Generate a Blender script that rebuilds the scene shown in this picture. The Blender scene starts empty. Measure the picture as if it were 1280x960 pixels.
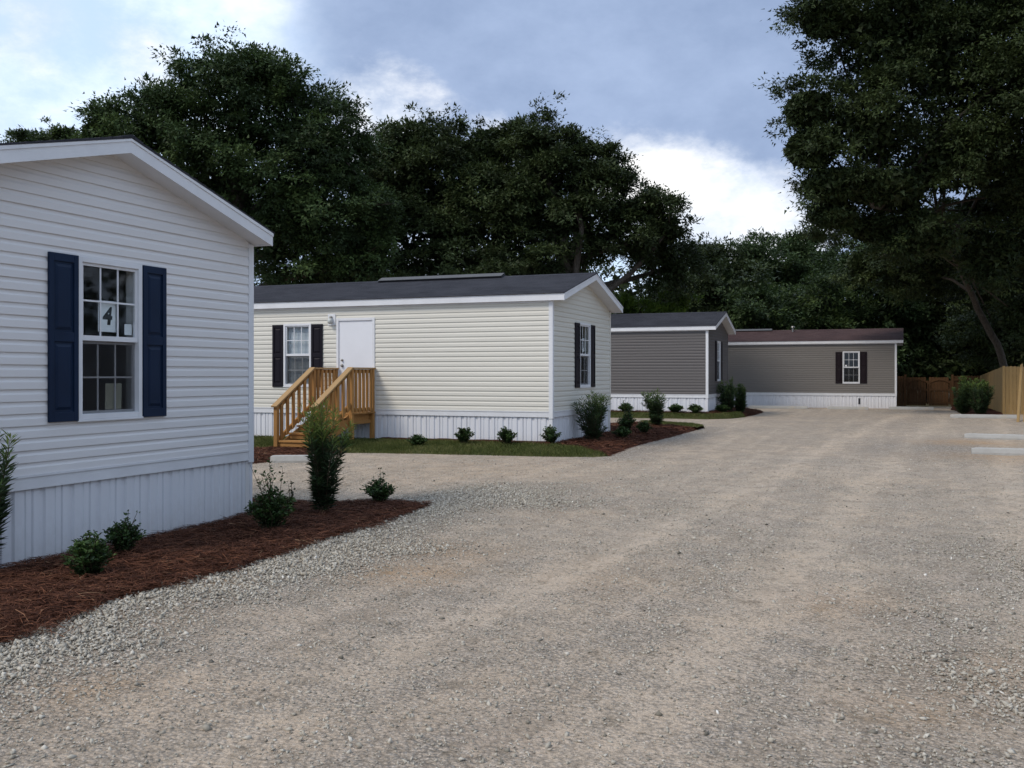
import bpy, bmesh, math, random
import numpy as np
from mathutils import Vector

# ------------------------------------------------------------------ camera, world, sun, exposure
scene = bpy.context.scene
CAMH, F_PX, HOR = 1.65, 1220.0, 468.0
TH = math.radians(21.6)
FW = np.array([-math.sin(TH), math.cos(TH), 0.0])
RT = np.array([math.cos(TH), math.sin(TH), 0.0])

cam_data = bpy.data.cameras.new("camera")
cam = bpy.data.objects.new("camera", cam_data)
scene.collection.objects.link(cam)
cam.location = (0, 0, CAMH)
cam.rotation_euler = (math.radians(90), 0, TH)
cam_data.sensor_width = 36.0
cam_data.lens = 36.0 * F_PX / 1280.0
cam_data.shift_y = -(480.0 - HOR) / 1280.0
cam_data.clip_start = 0.1
cam_data.clip_end = 3000.0
scene.camera = cam

scene.view_settings.view_transform = 'Standard'
scene.view_settings.look = 'None'
scene.view_settings.gamma = 1.0
scene.view_settings.exposure = 0.42
scene.view_settings.use_curve_mapping = False

SUN_EL, SUN_AZ = math.radians(48), math.radians(212)     # azimuth clockwise from +Y
sun_dir = Vector((math.sin(SUN_AZ) * math.cos(SUN_EL), math.cos(SUN_AZ) * math.cos(SUN_EL), math.sin(SUN_EL)))
sd = bpy.data.lights.new("sun", 'SUN')
sd.energy = 1.5
sd.angle = math.radians(16)
sd.color = (1.0, 0.90, 0.76)
sun = bpy.data.objects.new("sun", sd)
sun.rotation_euler = (-sun_dir).to_track_quat('-Z', 'Y').to_euler()
sun.location = (0, 0, 60)
scene.collection.objects.link(sun)


def view_dir(x, y):
    d = FW + RT * ((x - 640) / F_PX) + np.array([0, 0, 1.0]) * ((HOR - y) / F_PX)
    return d / np.linalg.norm(d)


def make_world():
    w = bpy.data.worlds.new("World")
    scene.world = w
    w.use_nodes = True
    nt = w.node_tree
    N, L = nt.nodes, nt.links
    N.clear()
    out = N.new('ShaderNodeOutputWorld')
    bg = N.new('ShaderNodeBackground')
    bg.inputs['Strength'].default_value = 0.1
    sky = N.new('ShaderNodeTexSky')
    sky.sky_type = 'NISHITA'
    sky.sun_disc = False
    sky.sun_elevation = SUN_EL
    sky.sun_rotation = SUN_AZ
    sky.air_density = 1.0
    sky.dust_density = 1.5
    tc = N.new('ShaderNodeTexCoord')

    def math_(op, a, b=None, c=None, clamp=False):
        n = N.new('ShaderNodeMath'); n.operation = op; n.use_clamp = clamp
        for i, v in enumerate((a, b, c)):
            if v is None: continue
            if isinstance(v, (int, float)): n.inputs[i].default_value = v
            else: L.new(v, n.inputs[i])
        return n.outputs[0]

    def noise(scale, detail, rough, off, vec=None):
        mp = N.new('ShaderNodeMapping'); mp.inputs['Location'].default_value = off
        mp.inputs['Scale'].default_value = (1, 1, 1.7)
        L.new(tc.outputs['Generated'], mp.inputs['Vector'])
        n = N.new('ShaderNodeTexNoise')
        n.inputs['Scale'].default_value = scale; n.inputs['Detail'].default_value = detail
        n.inputs['Roughness'].default_value = rough
        L.new(mp.outputs[0], n.inputs['Vector'])
        return n.outputs['Fac']

    def blob(x, y, rad_px, amp):
        d = view_dir(x, y)
        vm = N.new('ShaderNodeVectorMath'); vm.operation = 'DISTANCE'
        L.new(tc.outputs['Generated'], vm.inputs[0]); vm.inputs[1].default_value = tuple(d)
        mr = N.new('ShaderNodeMapRange'); mr.interpolation_type = 'SMOOTHERSTEP'
        L.new(vm.outputs['Value'], mr.inputs['Value'])
        mr.inputs['From Min'].default_value = 0.0; mr.inputs['From Max'].default_value = rad_px / F_PX
        mr.inputs['To Min'].default_value = amp; mr.inputs['To Max'].default_value = 0.0
        return mr.outputs[0]

    def mask(nz, blobs, lo, hi):
        v = nz
        for b in blobs: v = math_('ADD', v, b)
        mr = N.new('ShaderNodeMapRange'); mr.interpolation_type = 'SMOOTHSTEP'
        L.new(v, mr.inputs['Value'])
        mr.inputs['From Min'].default_value = lo; mr.inputs['From Max'].default_value = hi
        return mr.outputs[0]

    def mix(fac, a, b):
        m = N.new('ShaderNodeMix'); m.data_type = 'RGBA'
        if isinstance(fac, float): m.inputs['Factor'].default_value = fac
        else: L.new(fac, m.inputs['Factor'])
        for k, v in (('A', a), ('B', b)):
            s = [i for i in m.inputs if i.name == k and i.type == 'RGBA'][0]
            if isinstance(v, tuple): s.default_value = v
            else: L.new(v, s)
        return [o for o in m.outputs if o.type == 'RGBA'][0]

    nA = noise(2.2, 6, 0.55, (3.1, 0.4, 1.7))
    nB = noise(5.0, 8, 0.6, (0.3, 5.4, 2.2))
    nC = noise(9.0, 7, 0.62, (7.3, 1.4, 0.2))
    # thin high veil
    veil = mix(0.80, sky.outputs[0], (5.4, 7.0, 9.4, 1))
    veil2 = mix(mask(nC, [], 0.35, 0.75), veil, (7.4, 8.4, 9.8, 1))
    # grey-blue cloud sheet
    mB = mask(math_('ADD', math_('MULTIPLY', nA, .55), .22), [blob(620, 20, 400, 0.34), blob(900, 60, 420, 0.5), blob(1150, 150, 420, 0.3),
                   blob(120, 60, 330, -0.25), blob(860, 290, 230, -0.4)], 0.34, 0.72)
    grey = mix(mask(math_('ADD', math_('MULTIPLY', nB, .6), math_('MULTIPLY', nC, .4)), [], .28, .74), (2.2, 2.95, 4.55, 1), (3.45, 4.35, 6.2, 1))
    c1 = mix(mB, veil2, grey)
    # white cumulus banks
    mC = mask(math_('ADD', math_('MULTIPLY', nB, 0.6), math_('MULTIPLY', nC, 0.4)),
              [blob(40, 25, 130, 0.26), blob(190, 75, 90, 0.2), blob(880, 245, 170, 0.36), blob(770, 185, 120, 0.20),
               blob(490, 140, 150, 0.3), blob(640, 170, 130, 0.24), blob(950, 310, 160, 0.3),
               blob(900, 40, 420, -0.24), blob(600, 20, 330, -0.2), blob(150, 200, 260, -0.04), blob(90, 140, 130, -.05)], 0.50, 0.76)
    white = mix(mask(math_('ADD', math_('MULTIPLY', nB, .5), math_('MULTIPLY', nC, .5)), [], .36, .60), (5.3, 6.2, 7.7, 1), (8.9, 8.9, 8.9, 1))
    c2 = mix(mC, c1, white)
    L.new(c2, bg.inputs['Color'])
    L.new(bg.outputs[0], out.inputs['Surface'])


make_world()

# ------------------------------------------------------------------ helpers
rng = np.random.default_rng(7)
random.seed(7)
COL = scene.collection


def PX(x, y, z=0.0):
    """photo pixel -> world point on height z"""
    Z = F_PX * (CAMH - z) / (y - HOR)
    p = FW * Z + RT * ((x - 640) / F_PX * Z)
    return (p[0], p[1], z)


def PZ(x, y, Z):
    p = FW * Z + RT * ((x - 640) / F_PX * Z)
    return np.array([p[0], p[1], CAMH + (HOR - y) / F_PX * Z])


def _hash(ix, iy, seed):
    n = (ix.astype(np.int64) * 374761393 + iy.astype(np.int64) * 668265263 + seed * 982451653) & 0x7fffffff
    n = ((n ^ (n >> 13)) * 1274126177) & 0x7fffffff
    return ((n ^ (n >> 16)) & 0xffff) / 65535.0


def vnoise(x, y, seed=0):
    x = np.asarray(x, float); y = np.asarray(y, float)
    ix, iy = np.floor(x), np.floor(y)
    fx, fy = x - ix, y - iy
    fx = fx * fx * (3 - 2 * fx); fy = fy * fy * (3 - 2 * fy)
    a = _hash(ix, iy, seed); b = _hash(ix + 1, iy, seed)
    c = _hash(ix, iy + 1, seed); d = _hash(ix + 1, iy + 1, seed)
    return (a * (1 - fx) + b * fx) * (1 - fy) + (c * (1 - fx) + d * fx) * fy


def fbm(x, y, seed=0, o=4):
    v, a, t = 0, 0.5, 0
    for i in range(o):
        v = v + a * vnoise(x * 2 ** i, y * 2 ** i, seed + i * 17); t += a; a *= .5
    return v / t


def sstep(a, b, x):
    t = np.clip((np.asarray(x, float) - a) / (b - a), 0, 1)
    return t * t * (3 - 2 * t)


def tag(o, label=None, cat=None, group=None, kind=None):
    if label: o['label'] = label
    if cat: o['category'] = cat
    if group: o['group'] = group
    if kind: o['kind'] = kind
    return o


def empty(name, loc, label=None, cat=None, group=None):
    o = bpy.data.objects.new(name, None)
    o.empty_display_size = 0.2
    o.location = loc
    COL.objects.link(o)
    return tag(o, label, cat, group)


def link(name, me, parent=None, loc=None):
    o = bpy.data.objects.new(name, me)
    COL.objects.link(o)
    if parent: o.parent = parent
    if loc is not None: o.location = loc
    return o


def np_mesh(name, verts, faces, mat, attrs=None, smooth=False):
    """faces: int array (n,k); attrs: {name: per-face float or per-vertex float}"""
    me = bpy.data.meshes.new(name)
    verts = np.ascontiguousarray(verts, np.float32); faces = np.ascontiguousarray(faces, np.int32)
    n, k = faces.shape
    me.vertices.add(len(verts)); me.vertices.foreach_set('co', verts.ravel())
    me.loops.add(n * k); me.loops.foreach_set('vertex_index', faces.ravel())
    me.polygons.add(n)
    me.polygons.foreach_set('loop_start', np.arange(0, n * k, k, dtype=np.int32))
    me.polygons.foreach_set('loop_total', np.full(n, k, np.int32))
    if smooth: me.polygons.foreach_set('use_smooth', np.ones(n, bool))
    for an, av in (attrs or {}).items():
        av = np.ascontiguousarray(av, np.float32)
        at = me.attributes.new(an, 'FLOAT', 'FACE' if len(av) == n else 'POINT')
        at.data.foreach_set('value', av)
    me.update(calc_edges=True)
    if mat: me.materials.append(mat)
    return me


class MB:
    def __init__(s): s.v = []; s.f = []

    def hexa(s, p):
        """8 points: 4 bottom ring then 4 top ring"""
        b = len(s.v); s.v += [tuple(q) for q in p]
        for f in ((3, 2, 1, 0), (4, 5, 6, 7), (0, 1, 5, 4), (1, 2, 6, 5), (2, 3, 7, 6), (3, 0, 4, 7)):
            s.f.append(tuple(b + i for i in f))

    def box(s, x0, x1, y0, y1, z0, z1):
        s.hexa([(x0, y0, z0), (x1, y0, z0), (x1, y1, z0), (x0, y1, z0),
                (x0, y0, z1), (x1, y0, z1), (x1, y1, z1), (x0, y1, z1)])

    def mbox(s, mp, u0, u1, z0, z1, d0, d1):
        s.hexa([mp(u0, z0, d0), mp(u1, z0, d0), mp(u1, z0, d1), mp(u0, z0, d1),
                mp(u0, z1, d0), mp(u1, z1, d0), mp(u1, z1, d1), mp(u0, z1, d1)])

    def ring(s, mp, u0, u1, z0, z1, w, d0, d1, wb=None):
        wb = wb or w
        s.mbox(mp, u0, u0 + w, z0, z1, d0, d1)
        s.mbox(mp, u1 - w, u1, z0, z1, d0, d1)
        s.mbox(mp, u0 + w, u1 - w, z0, z0 + wb, d0, d1 - .001)
        s.mbox(mp, u0 + w, u1 - w, z1 - w, z1, d0, d1 - .001)

    def beam(s, p0, p1, w, h, up=(0, 0, 1)):
        p0 = Vector(p0); p1 = Vector(p1); t = (p1 - p0).normalized(); up = Vector(up)
        a = t.cross(up).normalized() * (w / 2); b = a.cross(t).normalized() * (h / 2)
        s.hexa([p0 - a - b, p0 + a - b, p1 + a - b, p1 - a - b, p0 - a + b, p0 + a + b, p1 + a + b, p1 - a + b])

    def prism(s, poly, fn, a0, a1):
        """poly: list of 2-D points; fn(p, a) -> 3-D"""
        n = len(poly); b = len(s.v)
        s.v += [tuple(fn(p, a0)) for p in poly] + [tuple(fn(p, a1)) for p in poly]
        for i in range(n):
            j = (i + 1) % n
            s.f.append((b + i, b + j, b + n + j, b + n + i))
        s.f.append(tuple(b + i for i in reversed(range(n))))
        s.f.append(tuple(b + n + i for i in range(n)))

    def tube(s, pts, rad, n=8):
        pts = [Vector(p) for p in pts]; m = len(pts); b = len(s.v)
        for i, p in enumerate(pts):
            t = (pts[min(i + 1, m - 1)] - pts[max(i - 1, 0)]).normalized()
            a = t.cross(Vector((0.31, 0.95, 0.05))).normalized(); c = t.cross(a)
            r = rad[i] if hasattr(rad, '__len__') else rad
            for k in range(n):
                an = 2 * math.pi * k / n
                s.v.append(tuple(p + (a * math.cos(an) + c * math.sin(an)) * r))
        for i in range(m - 1):
            for k in range(n):
                k2 = (k + 1) % n
                s.f.append((b + i * n + k, b + i * n + k2, b + (i + 1) * n + k2, b + (i + 1) * n + k))
        s.f.append(tuple(b + k for k in range(n)))
        s.f.append(tuple(b + (m - 1) * n + k for k in range(n)))

    def mesh(s, name, mat, smooth=False, recalc=True):
        me = bpy.data.meshes.new(name)
        me.from_pydata(s.v, [], s.f)
        if recalc:
            bm = bmesh.new(); bm.from_mesh(me)
            bmesh.ops.recalc_face_normals(bm, faces=bm.faces[:])
            bm.to_mesh(me); bm.free()
        if smooth:
            for p in me.polygons: p.use_smooth = True
        me.materials.append(mat)
        return me

    def build(s, name, mat, parent=None, loc=None, bevel=0, smooth=False):
        o = link(name, s.mesh(name, mat, smooth), parent, loc)
        if bevel:
            m = o.modifiers.new('bevel', 'BEVEL'); m.width = bevel; m.segments = 2; m.limit_method = 'ANGLE'
        return o


# ------------------------------------------------------------------ materials
def srgb(r, g, b):
    f = lambda c: (c / 255 / 12.92) if c / 255 <= 0.04045 else ((c / 255 + 0.055) / 1.055) ** 2.4
    return (f(r), f(g), f(b), 1)


class NT:
    def __init__(s, name):
        s.m = bpy.data.materials.new(name); s.m.use_nodes = True
        s.t = s.m.node_tree; s.N = s.t.nodes; s.L = s.t.links
        s.b = s.N['Principled BSDF']; s.out = s.N['Material Output']
        s._co = None

    def co(s):
        if not s._co:
            s._co = s.N.new('ShaderNodeTexCoord').outputs['Object']
        return s._co

    def map(s, scale=(1, 1, 1), rot=(0, 0, 0), src=None):
        n = s.N.new('ShaderNodeMapping'); n.inputs['Scale'].default_value = scale; n.inputs['Rotation'].default_value = rot
        s.L.new(src or s.co(), n.inputs['Vector']); return n.outputs[0]

    def noise(s, scale, detail=4, rough=.55, vec=None, dist=0):
        n = s.N.new('ShaderNodeTexNoise'); n.inputs['Scale'].default_value = scale
        n.inputs['Detail'].default_value = detail; n.inputs['Roughness'].default_value = rough
        n.inputs['Distortion'].default_value = dist
        s.L.new(vec or s.co(), n.inputs['Vector']); return n.outputs['Fac']

    def vor(s, scale, feature='F1', vec=None, out='Distance'):
        n = s.N.new('ShaderNodeTexVoronoi'); n.feature = feature; n.inputs['Scale'].default_value = scale
        s.L.new(vec or s.co(), n.inputs['Vector']); return n.outputs[out]

    def ramp(s, fac, stops):
        n = s.N.new('ShaderNodeValToRGB'); e = n.color_ramp.elements
        while len(e) < len(stops): e.new(0.5)
        for i, (p, c) in enumerate(stops):
            e[i].position = p; e[i].color = c if len(c) == 4 else (*c, 1)
        s.L.new(fac, n.inputs['Fac']); return n.outputs['Color']

    def mix(s, fac, a, b, mode='MIX'):
        m = s.N.new('ShaderNodeMix'); m.data_type = 'RGBA'; m.blend_type = mode
        if isinstance(fac, (int, float)): m.inputs[0].default_value = fac
        else: s.L.new(fac, m.inputs[0])
        for i, v in ((6, a), (7, b)):
            if isinstance(v, tuple): m.inputs[i].default_value = v if len(v) == 4 else (*v, 1)
            else: s.L.new(v, m.inputs[i])
        return m.outputs[2]

    def math(s, op, a, b=0.0, clamp=False):
        n = s.N.new('ShaderNodeMath'); n.operation = op; n.use_clamp = clamp
        for i, v in enumerate((a, b)):
            if isinstance(v, (int, float)): n.inputs[i].default_value = v
            else: s.L.new(v, n.inputs[i])
        return n.outputs[0]

    def attr(s, name):
        n = s.N.new('ShaderNodeAttribute'); n.attribute_name = name; return n.outputs['Fac']

    def rnd(s):
        return s.N.new('ShaderNodeObjectInfo').outputs['Random']

    def bump(s, h, strength=.5, dist=.01, normal=None):
        n = s.N.new('ShaderNodeBump'); n.inputs['Strength'].default_value = strength; n.inputs['Distance'].default_value = dist
        s.L.new(h, n.inputs['Height'])
        if normal: s.L.new(normal, n.inputs['Normal'])
        return n.outputs[0]

    def fin(s, color=None, rough=.6, normal=None, spec=.4):
        if color is not None:
            if isinstance(color, tuple): s.b.inputs['Base Color'].default_value = color if len(color) == 4 else (*color, 1)
            else: s.L.new(color, s.b.inputs['Base Color'])
        if isinstance(rough, (int, float)): s.b.inputs['Roughness'].default_value = rough
        else: s.L.new(rough, s.b.inputs['Roughness'])
        s.b.inputs['Specular IOR Level'].default_value = spec
        if normal: s.L.new(normal, s.b.inputs['Normal'])
        return s.m


def sc_(c, k): return (c[0] * k, c[1] * k, c[2] * k, 1)


def mat_vinyl(name, c, rough=.5):
    n = NT(name)
    st = n.noise(1.0, 5, .6, n.map((.5, .5, 2.5)))
    fine = n.noise(60, 3, .6, n.map((1, 1, 6)))
    col = n.mix(n.ramp(st, [(.35, (0, 0, 0)), (.75, (.32,) * 3)]), c, sc_(c, .86))
    col = n.mix(n.math('MULTIPLY', n.rnd(), .35), col, sc_(c, .93))
    return n.fin(col, rough, n.bump(fine, .12, .004), .3)


def mat_skirt(name, c):
    n = NT(name)
    st = n.noise(1.5, 5, .65, n.map((3, 3, .5)))
    geo = n.N.new('ShaderNodeNewGeometry').outputs['Position']
    sep = n.N.new('ShaderNodeSeparateXYZ'); n.L.new(geo, sep.inputs[0])
    low = n.math('SUBTRACT', .32, n.math('MULTIPLY', sep.outputs[2], 1.0))
    low = n.math('MULTIPLY', n.math('ADD', low, n.math('MULTIPLY', n.math('SUBTRACT', n.noise(9, 5, .7), .5), .7)), 1.3, True)
    col = n.mix(n.ramp(st, [(.35, (0, 0, 0)), (.8, (.35,) * 3)]), c, sc_(c, .84))
    col = n.mix(n.math('MULTIPLY', low, .38), col, (.33, .27, .22, 1))      # mud splash on the foot of the skirting
    return n.fin(col, .5, n.bump(n.noise(25, 3), .08, .004), .3)


def mat_paint(name, c, rough=.45, amt=.12):
    n = NT(name)
    st = n.noise(3, 5, .6)
    col = n.mix(n.ramp(st, [(.3, (0, 0, 0)), (.8, (1, 1, 1))]), c, sc_(c, 1 - amt))
    return n.fin(col, rough, n.bump(n.noise(80, 3), .08, .003), .3)


def mat_shingle(name, c1, c2):
    n = NT(name)
    br = n.N.new('ShaderNodeTexBrick')
    br.inputs['Scale'].default_value = 1.0
    br.inputs['Brick Width'].default_value = .32; br.inputs['Row Height'].default_value = .145
    br.inputs['Mortar Size'].default_value = .004; br.inputs['Bias'].default_value = -.1
    br.inputs['Color1'].default_value = c1; br.inputs['Color2'].default_value = c2
    br.inputs['Mortar'].default_value = sc_(c1, .5)
    n.L.new(n.co(), br.inputs['Vector'])
    g = n.noise(140, 3, .7)
    col = n.mix(n.ramp(g, [(.3, (.55,) * 3), (.7, (1.25,) * 3)]), (0, 0, 0, 1), br.outputs['Color'], 'MIX')
    col = n.mix(.6, br.outputs['Color'], col)
    col = n.mix(n.ramp(n.noise(1.1, 5, .65), [(.35, (0, 0, 0)), (.8, (.5,) * 3)]), col, sc_(c2, 1.35))
    return n.fin(col, .9, n.bump(g, .4, .004), .2)


def mat_wood(name, c1, c2, axis=2):
    n = NT(name)
    s = [14, 14, 14]; s[axis] = .9
    co = n.N.new('ShaderNodeVectorMath'); co.operation = 'ADD'
    rv = n.N.new('ShaderNodeCombineXYZ')
    r = n.rnd()
    for i in range(3): n.L.new(n.math('MULTIPLY', r, 37.0 + 11 * i), rv.inputs[i])
    n.L.new(n.co(), co.inputs[0]); n.L.new(rv.outputs[0], co.inputs[1])
    gr = n.noise(2.2, 6, .65, n.map(tuple(s), src=co.outputs[0]), 1.2)
    kn = n.vor(3.2, 'F1', n.map((1.3, 1.3, 1.0), src=co.outputs[0]))
    col = n.mix(n.ramp(gr, [(.28, (0, 0, 0)), (.72, (1, 1, 1))]), c1, c2)
    col = n.mix(n.ramp(kn, [(.03, (.8,) * 3), (.10, (0, 0, 0))]), col, sc_(c1, .35))
    col = n.mix(n.math('MULTIPLY', r, .6), col, sc_(c1, .5))
    return n.fin(col, .75, n.bump(gr, .35, .004), .25)


def mat_concrete():
    n = NT('concrete')
    a = n.noise(4, 7, .7); b = n.noise(40, 5, .7)
    col = n.mix(a, (.47, .465, .445, 1), (.31, .30, .28, 1))
    col = n.mix(n.ramp(b, [(.6, (0, 0, 0)), (.78, (.7,) * 3)]), col, (.2, .19, .17, 1))
    col = n.mix(n.ramp(n.noise(2.3, 4), [(.55, (0, 0, 0)), (.8, (.45,) * 3)]), col, (.45, .36, .25, 1))
    return n.fin(col, .9, n.bump(b, .5, .008), .2)


def mat_glass():
    n = NT('window_glass')
    n.N.remove(n.b)
    tr = n.N.new('ShaderNodeBsdfTransparent'); tr.inputs[0].default_value = (.93, .95, .95, 1)
    gl = n.N.new('ShaderNodeBsdfGlossy'); gl.inputs['Roughness'].default_value = .03
    lw = n.N.new('ShaderNodeLayerWeight'); lw.inputs[0].default_value = .5
    fac = n.math('ADD', .028, n.math('MULTIPLY', n.math('POWER', lw.outputs['Facing'], 5.0), .7))
    mx = n.N.new('ShaderNodeMixShader')
    n.L.new(fac, mx.inputs[0]); n.L.new(tr.outputs[0], mx.inputs[1]); n.L.new(gl.outputs[0], mx.inputs[2])
    n.L.new(mx.outputs[0], n.out.inputs[0])
    return n.m


def mat_screen():
    n = NT('insect_screen')
    tr = n.N.new('ShaderNodeBsdfTransparent')
    mx = n.N.new('ShaderNodeMixShader'); mx.inputs[0].default_value = .28
    n.b.inputs['Base Color'].default_value = (.014, .013, .014, 1); n.b.inputs['Roughness'].default_value = .8
    n.L.new(tr.outputs[0], mx.inputs[1]); n.L.new(n.b.outputs[0], mx.inputs[2]); n.L.new(mx.outputs[0], n.out.inputs[0])
    return n.m


def mat_leaf(name, stops, rough=.55, trans=.25, spec=.2):
    n = NT(name)
    t = n.attr('tint')
    col = n.ramp(t, stops)
    n.fin(col, rough, None, spec)
    tl = n.N.new('ShaderNodeBsdfTranslucent'); n.L.new(col, tl.inputs[0])
    mx = n.N.new('ShaderNodeMixShader'); mx.inputs[0].default_value = trans
    n.L.new(n.b.outputs[0], mx.inputs[1]); n.L.new(tl.outputs[0], mx.inputs[2]); n.L.new(mx.outputs[0], n.out.inputs[0])
    return n.m


def mat_tint(name, stops, rough=.9, spec=.2):
    n = NT(name)
    return n.fin(n.ramp(n.attr('tint'), stops), rough, None, spec)


def mat_bark():
    n = NT('bark')
    a = n.noise(3.5, 7, .7, n.map((5, 5, .9)), .8)
    col = n.ramp(a, [(.25, (.035, .028, .022)), (.55, (.10, .085, .07)), (.85, (.19, .17, .15))])
    return n.fin(col, .95, n.bump(a, .9, .03), .15)


def mat_gravel():
    n = NT('gravel')
    soil, loose, track = n.attr('soil'), n.attr('loose'), n.attr('track')
    big = n.noise(.35, 6, .6); mid = n.noise(2.2, 6, .65); fin = n.noise(26, 6, .75); vf = n.noise(110, 4, .8)
    cell = n.N.new('ShaderNodeTexVoronoi'); cell.inputs['Scale'].default_value = 38; n.L.new(n.co(), cell.inputs['Vector'])
    cell2 = n.N.new('ShaderNodeTexVoronoi'); cell2.inputs['Scale'].default_value = 75; n.L.new(n.co(), cell2.inputs['Vector'])
    sep = n.N.new('ShaderNodeSeparateColor'); n.L.new(cell.outputs['Color'], sep.inputs[0])
    sep2 = n.N.new('ShaderNodeSeparateColor'); n.L.new(cell2.outputs['Color'], sep2.inputs[0])
    dust = n.mix(mid, (0.585, 0.447, 0.320, 1), (0.725, 0.572, 0.423, 1))
    dust = n.mix(n.ramp(big, [(.38, (0, 0, 0)), (.66, (.8,) * 3)]), dust, (0.490, 0.412, 0.332, 1))
    dust = n.mix(n.ramp(n.noise(.9, 5, .6), [(.52, (0, 0, 0)), (.74, (.6,) * 3)]), dust, (0.534, 0.412, 0.326, 1))
    stones = n.ramp(sep.outputs[0], [(0, (0.191, 0.165, 0.138)), (.3, (0.420, 0.363, 0.303)), (.75, (0.598, 0.524, 0.446)), (.97, (0.789, 0.704, 0.617))])
    stones2 = n.ramp(sep2.outputs[0], [(0, (0.242, 0.203, 0.160)), (.4, (0.471, 0.399, 0.326)), (1, (0.712, 0.626, 0.526))])
    edge = n.ramp(cell.outputs['Distance'], [(.35, (1, 1, 1)), (.62, (.35,) * 3)])
    stones = n.mix(.75, stones, edge, 'MULTIPLY')
    m1 = n.math('ADD', n.math('MULTIPLY', n.math('SUBTRACT', fin, .5), 3.4), n.math('ADD', n.math('MULTIPLY', n.math('SUBTRACT', mid, .5), 2.2), .58))
    m1 = n.math('SUBTRACT', n.math('ADD', m1, n.math('MULTIPLY', loose, .7)), n.math('MULTIPLY', track, .35), True)
    m1 = n.math('MULTIPLY', m1, 1.0, True)
    stones2 = n.mix(.8, stones2, n.ramp(cell2.outputs['Distance'], [(.30, (1.15, 1.15, 1.15)), (.62, (.35,) * 3)]), 'MULTIPLY')
    col = n.mix(n.math('MULTIPLY', m1, .9), dust, stones2)
    col = n.mix(n.math('MULTIPLY', n.math('MULTIPLY', m1, n.math('ADD', .35, loose)), .85, True), col, stones)
    col = n.mix(n.math('MULTIPLY', track, .30), col, (0.687, 0.566, 0.441, 1))
    lg = n.noise(1.0, 5, .7, n.map((2.6, .10, 1), (0, 0, .075)))
    col = n.mix(n.ramp(lg, [(.34, (.28,) * 3), (.52, (0, 0, 0))]), col, (0.394, 0.321, 0.245, 1))
    col = n.mix(n.ramp(lg, [(.52, (0, 0, 0)), (.70, (.28,) * 3)]), col, (0.763, 0.619, 0.481, 1))
    gr = n.noise(9, 9, .85)
    col = n.mix(n.ramp(gr, [(.36, (.75,) * 3), (.46, (0, 0, 0))]), col, (0.254, 0.209, 0.160, 1))
    col = n.mix(n.ramp(gr, [(.56, (0, 0, 0)), (.70, (.6,) * 3)]), col, (0.738, 0.637, 0.526, 1))
    col = n.mix(n.ramp(n.noise(4.5, 9, .78, n.map((1, .7, 1), (0, 0, .37))), [(.54, (0, 0, 0)), (.62, (.8,) * 3)]), col, (0.280, 0.227, 0.171, 1))
    col = n.mix(n.ramp(n.noise(1.7, 9, .75, n.map((1.4, .5, 1), (0, 0, .07))), [(.52, (0, 0, 0)), (.64, (.6,) * 3)]), col, (0.356, 0.286, 0.218, 1))
    sn = n.math('MULTIPLY', soil, n.ramp(n.noise(5, 5, .7), [(.3, (.15,) * 3), (.65, (1, 1, 1))]))
    col = n.mix(n.math('MULTIPLY', sn, .75), col, (0.547, 0.321, 0.143, 1))
    col = n.mix(n.ramp(vf, [(.30, (.75,) * 3), (.50, (0, 0, 0))]), col, (0.191, 0.161, 0.131, 1))
    col = n.mix(n.ramp(vf, [(.60, (0, 0, 0)), (.75, (.5,) * 3)]), col, (0.789, 0.691, 0.595, 1))
    col = n.mix(n.ramp(n.noise(14, 6, .8), [(.28, (.65,) * 3), (.42, (0, 0, 0))]), col, (0.280, 0.232, 0.189, 1))
    h = n.math('ADD', n.math('MULTIPLY', cell.outputs['Distance'], n.math('MULTIPLY', n.math('ADD', m1, .15), -.8)),
               n.math('ADD', n.math('MULTIPLY', fin, .9), n.math('MULTIPLY', vf, .25)))
    return n.fin(col, .95, n.bump(h, 1.0, .030), .15)


def mat_mulch():
    n = NT('pine_straw_mat')
    a = n.noise(7, 7, .75); b = n.noise(60, 5, .8, n.map((1, 3, 1), (0, 0, .6)))
    col = n.ramp(b, [(.25, (.018, .008, .006)), (.5, (.07, .025, .016)), (.8, (.15, .06, .035))])
    col = n.mix(n.ramp(a, [(.4, (0, 0, 0)), (.75, (.5,) * 3)]), col, (.04, .02, .014, 1))
    return n.fin(col, .95, n.bump(n.math('ADD', a, b), .9, .03), .1)


def mat_turf():
    n = NT('turf')
    a = n.noise(3, 6, .7); b = n.noise(80, 4, .8)
    col = n.ramp(b, [(.25, (.025, .03, .012)), (.55, (.075, .095, .03)), (.8, (.14, .14, .06))])
    col = n.mix(n.ramp(a, [(.45, (0, 0, 0)), (.75, (.7,) * 3)]), col, (.13, .10, .06, 1))
    return n.fin(col, .95, n.bump(n.math('ADD', a, b), .9, .03), .1)


def mat_forest_floor():
    n = NT('forest_floor')
    a = n.noise(.8, 7, .7); b = n.noise(22, 5, .8)
    col = n.mix(a, (.05, .04, .025, 1), (.055, .06, .025, 1))
    col = n.mix(n.math('MULTIPLY', b, .6), col, (.10, .075, .05, 1))
    return n.fin(col, .95, n.bump(b, .8, .05), .1)


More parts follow.
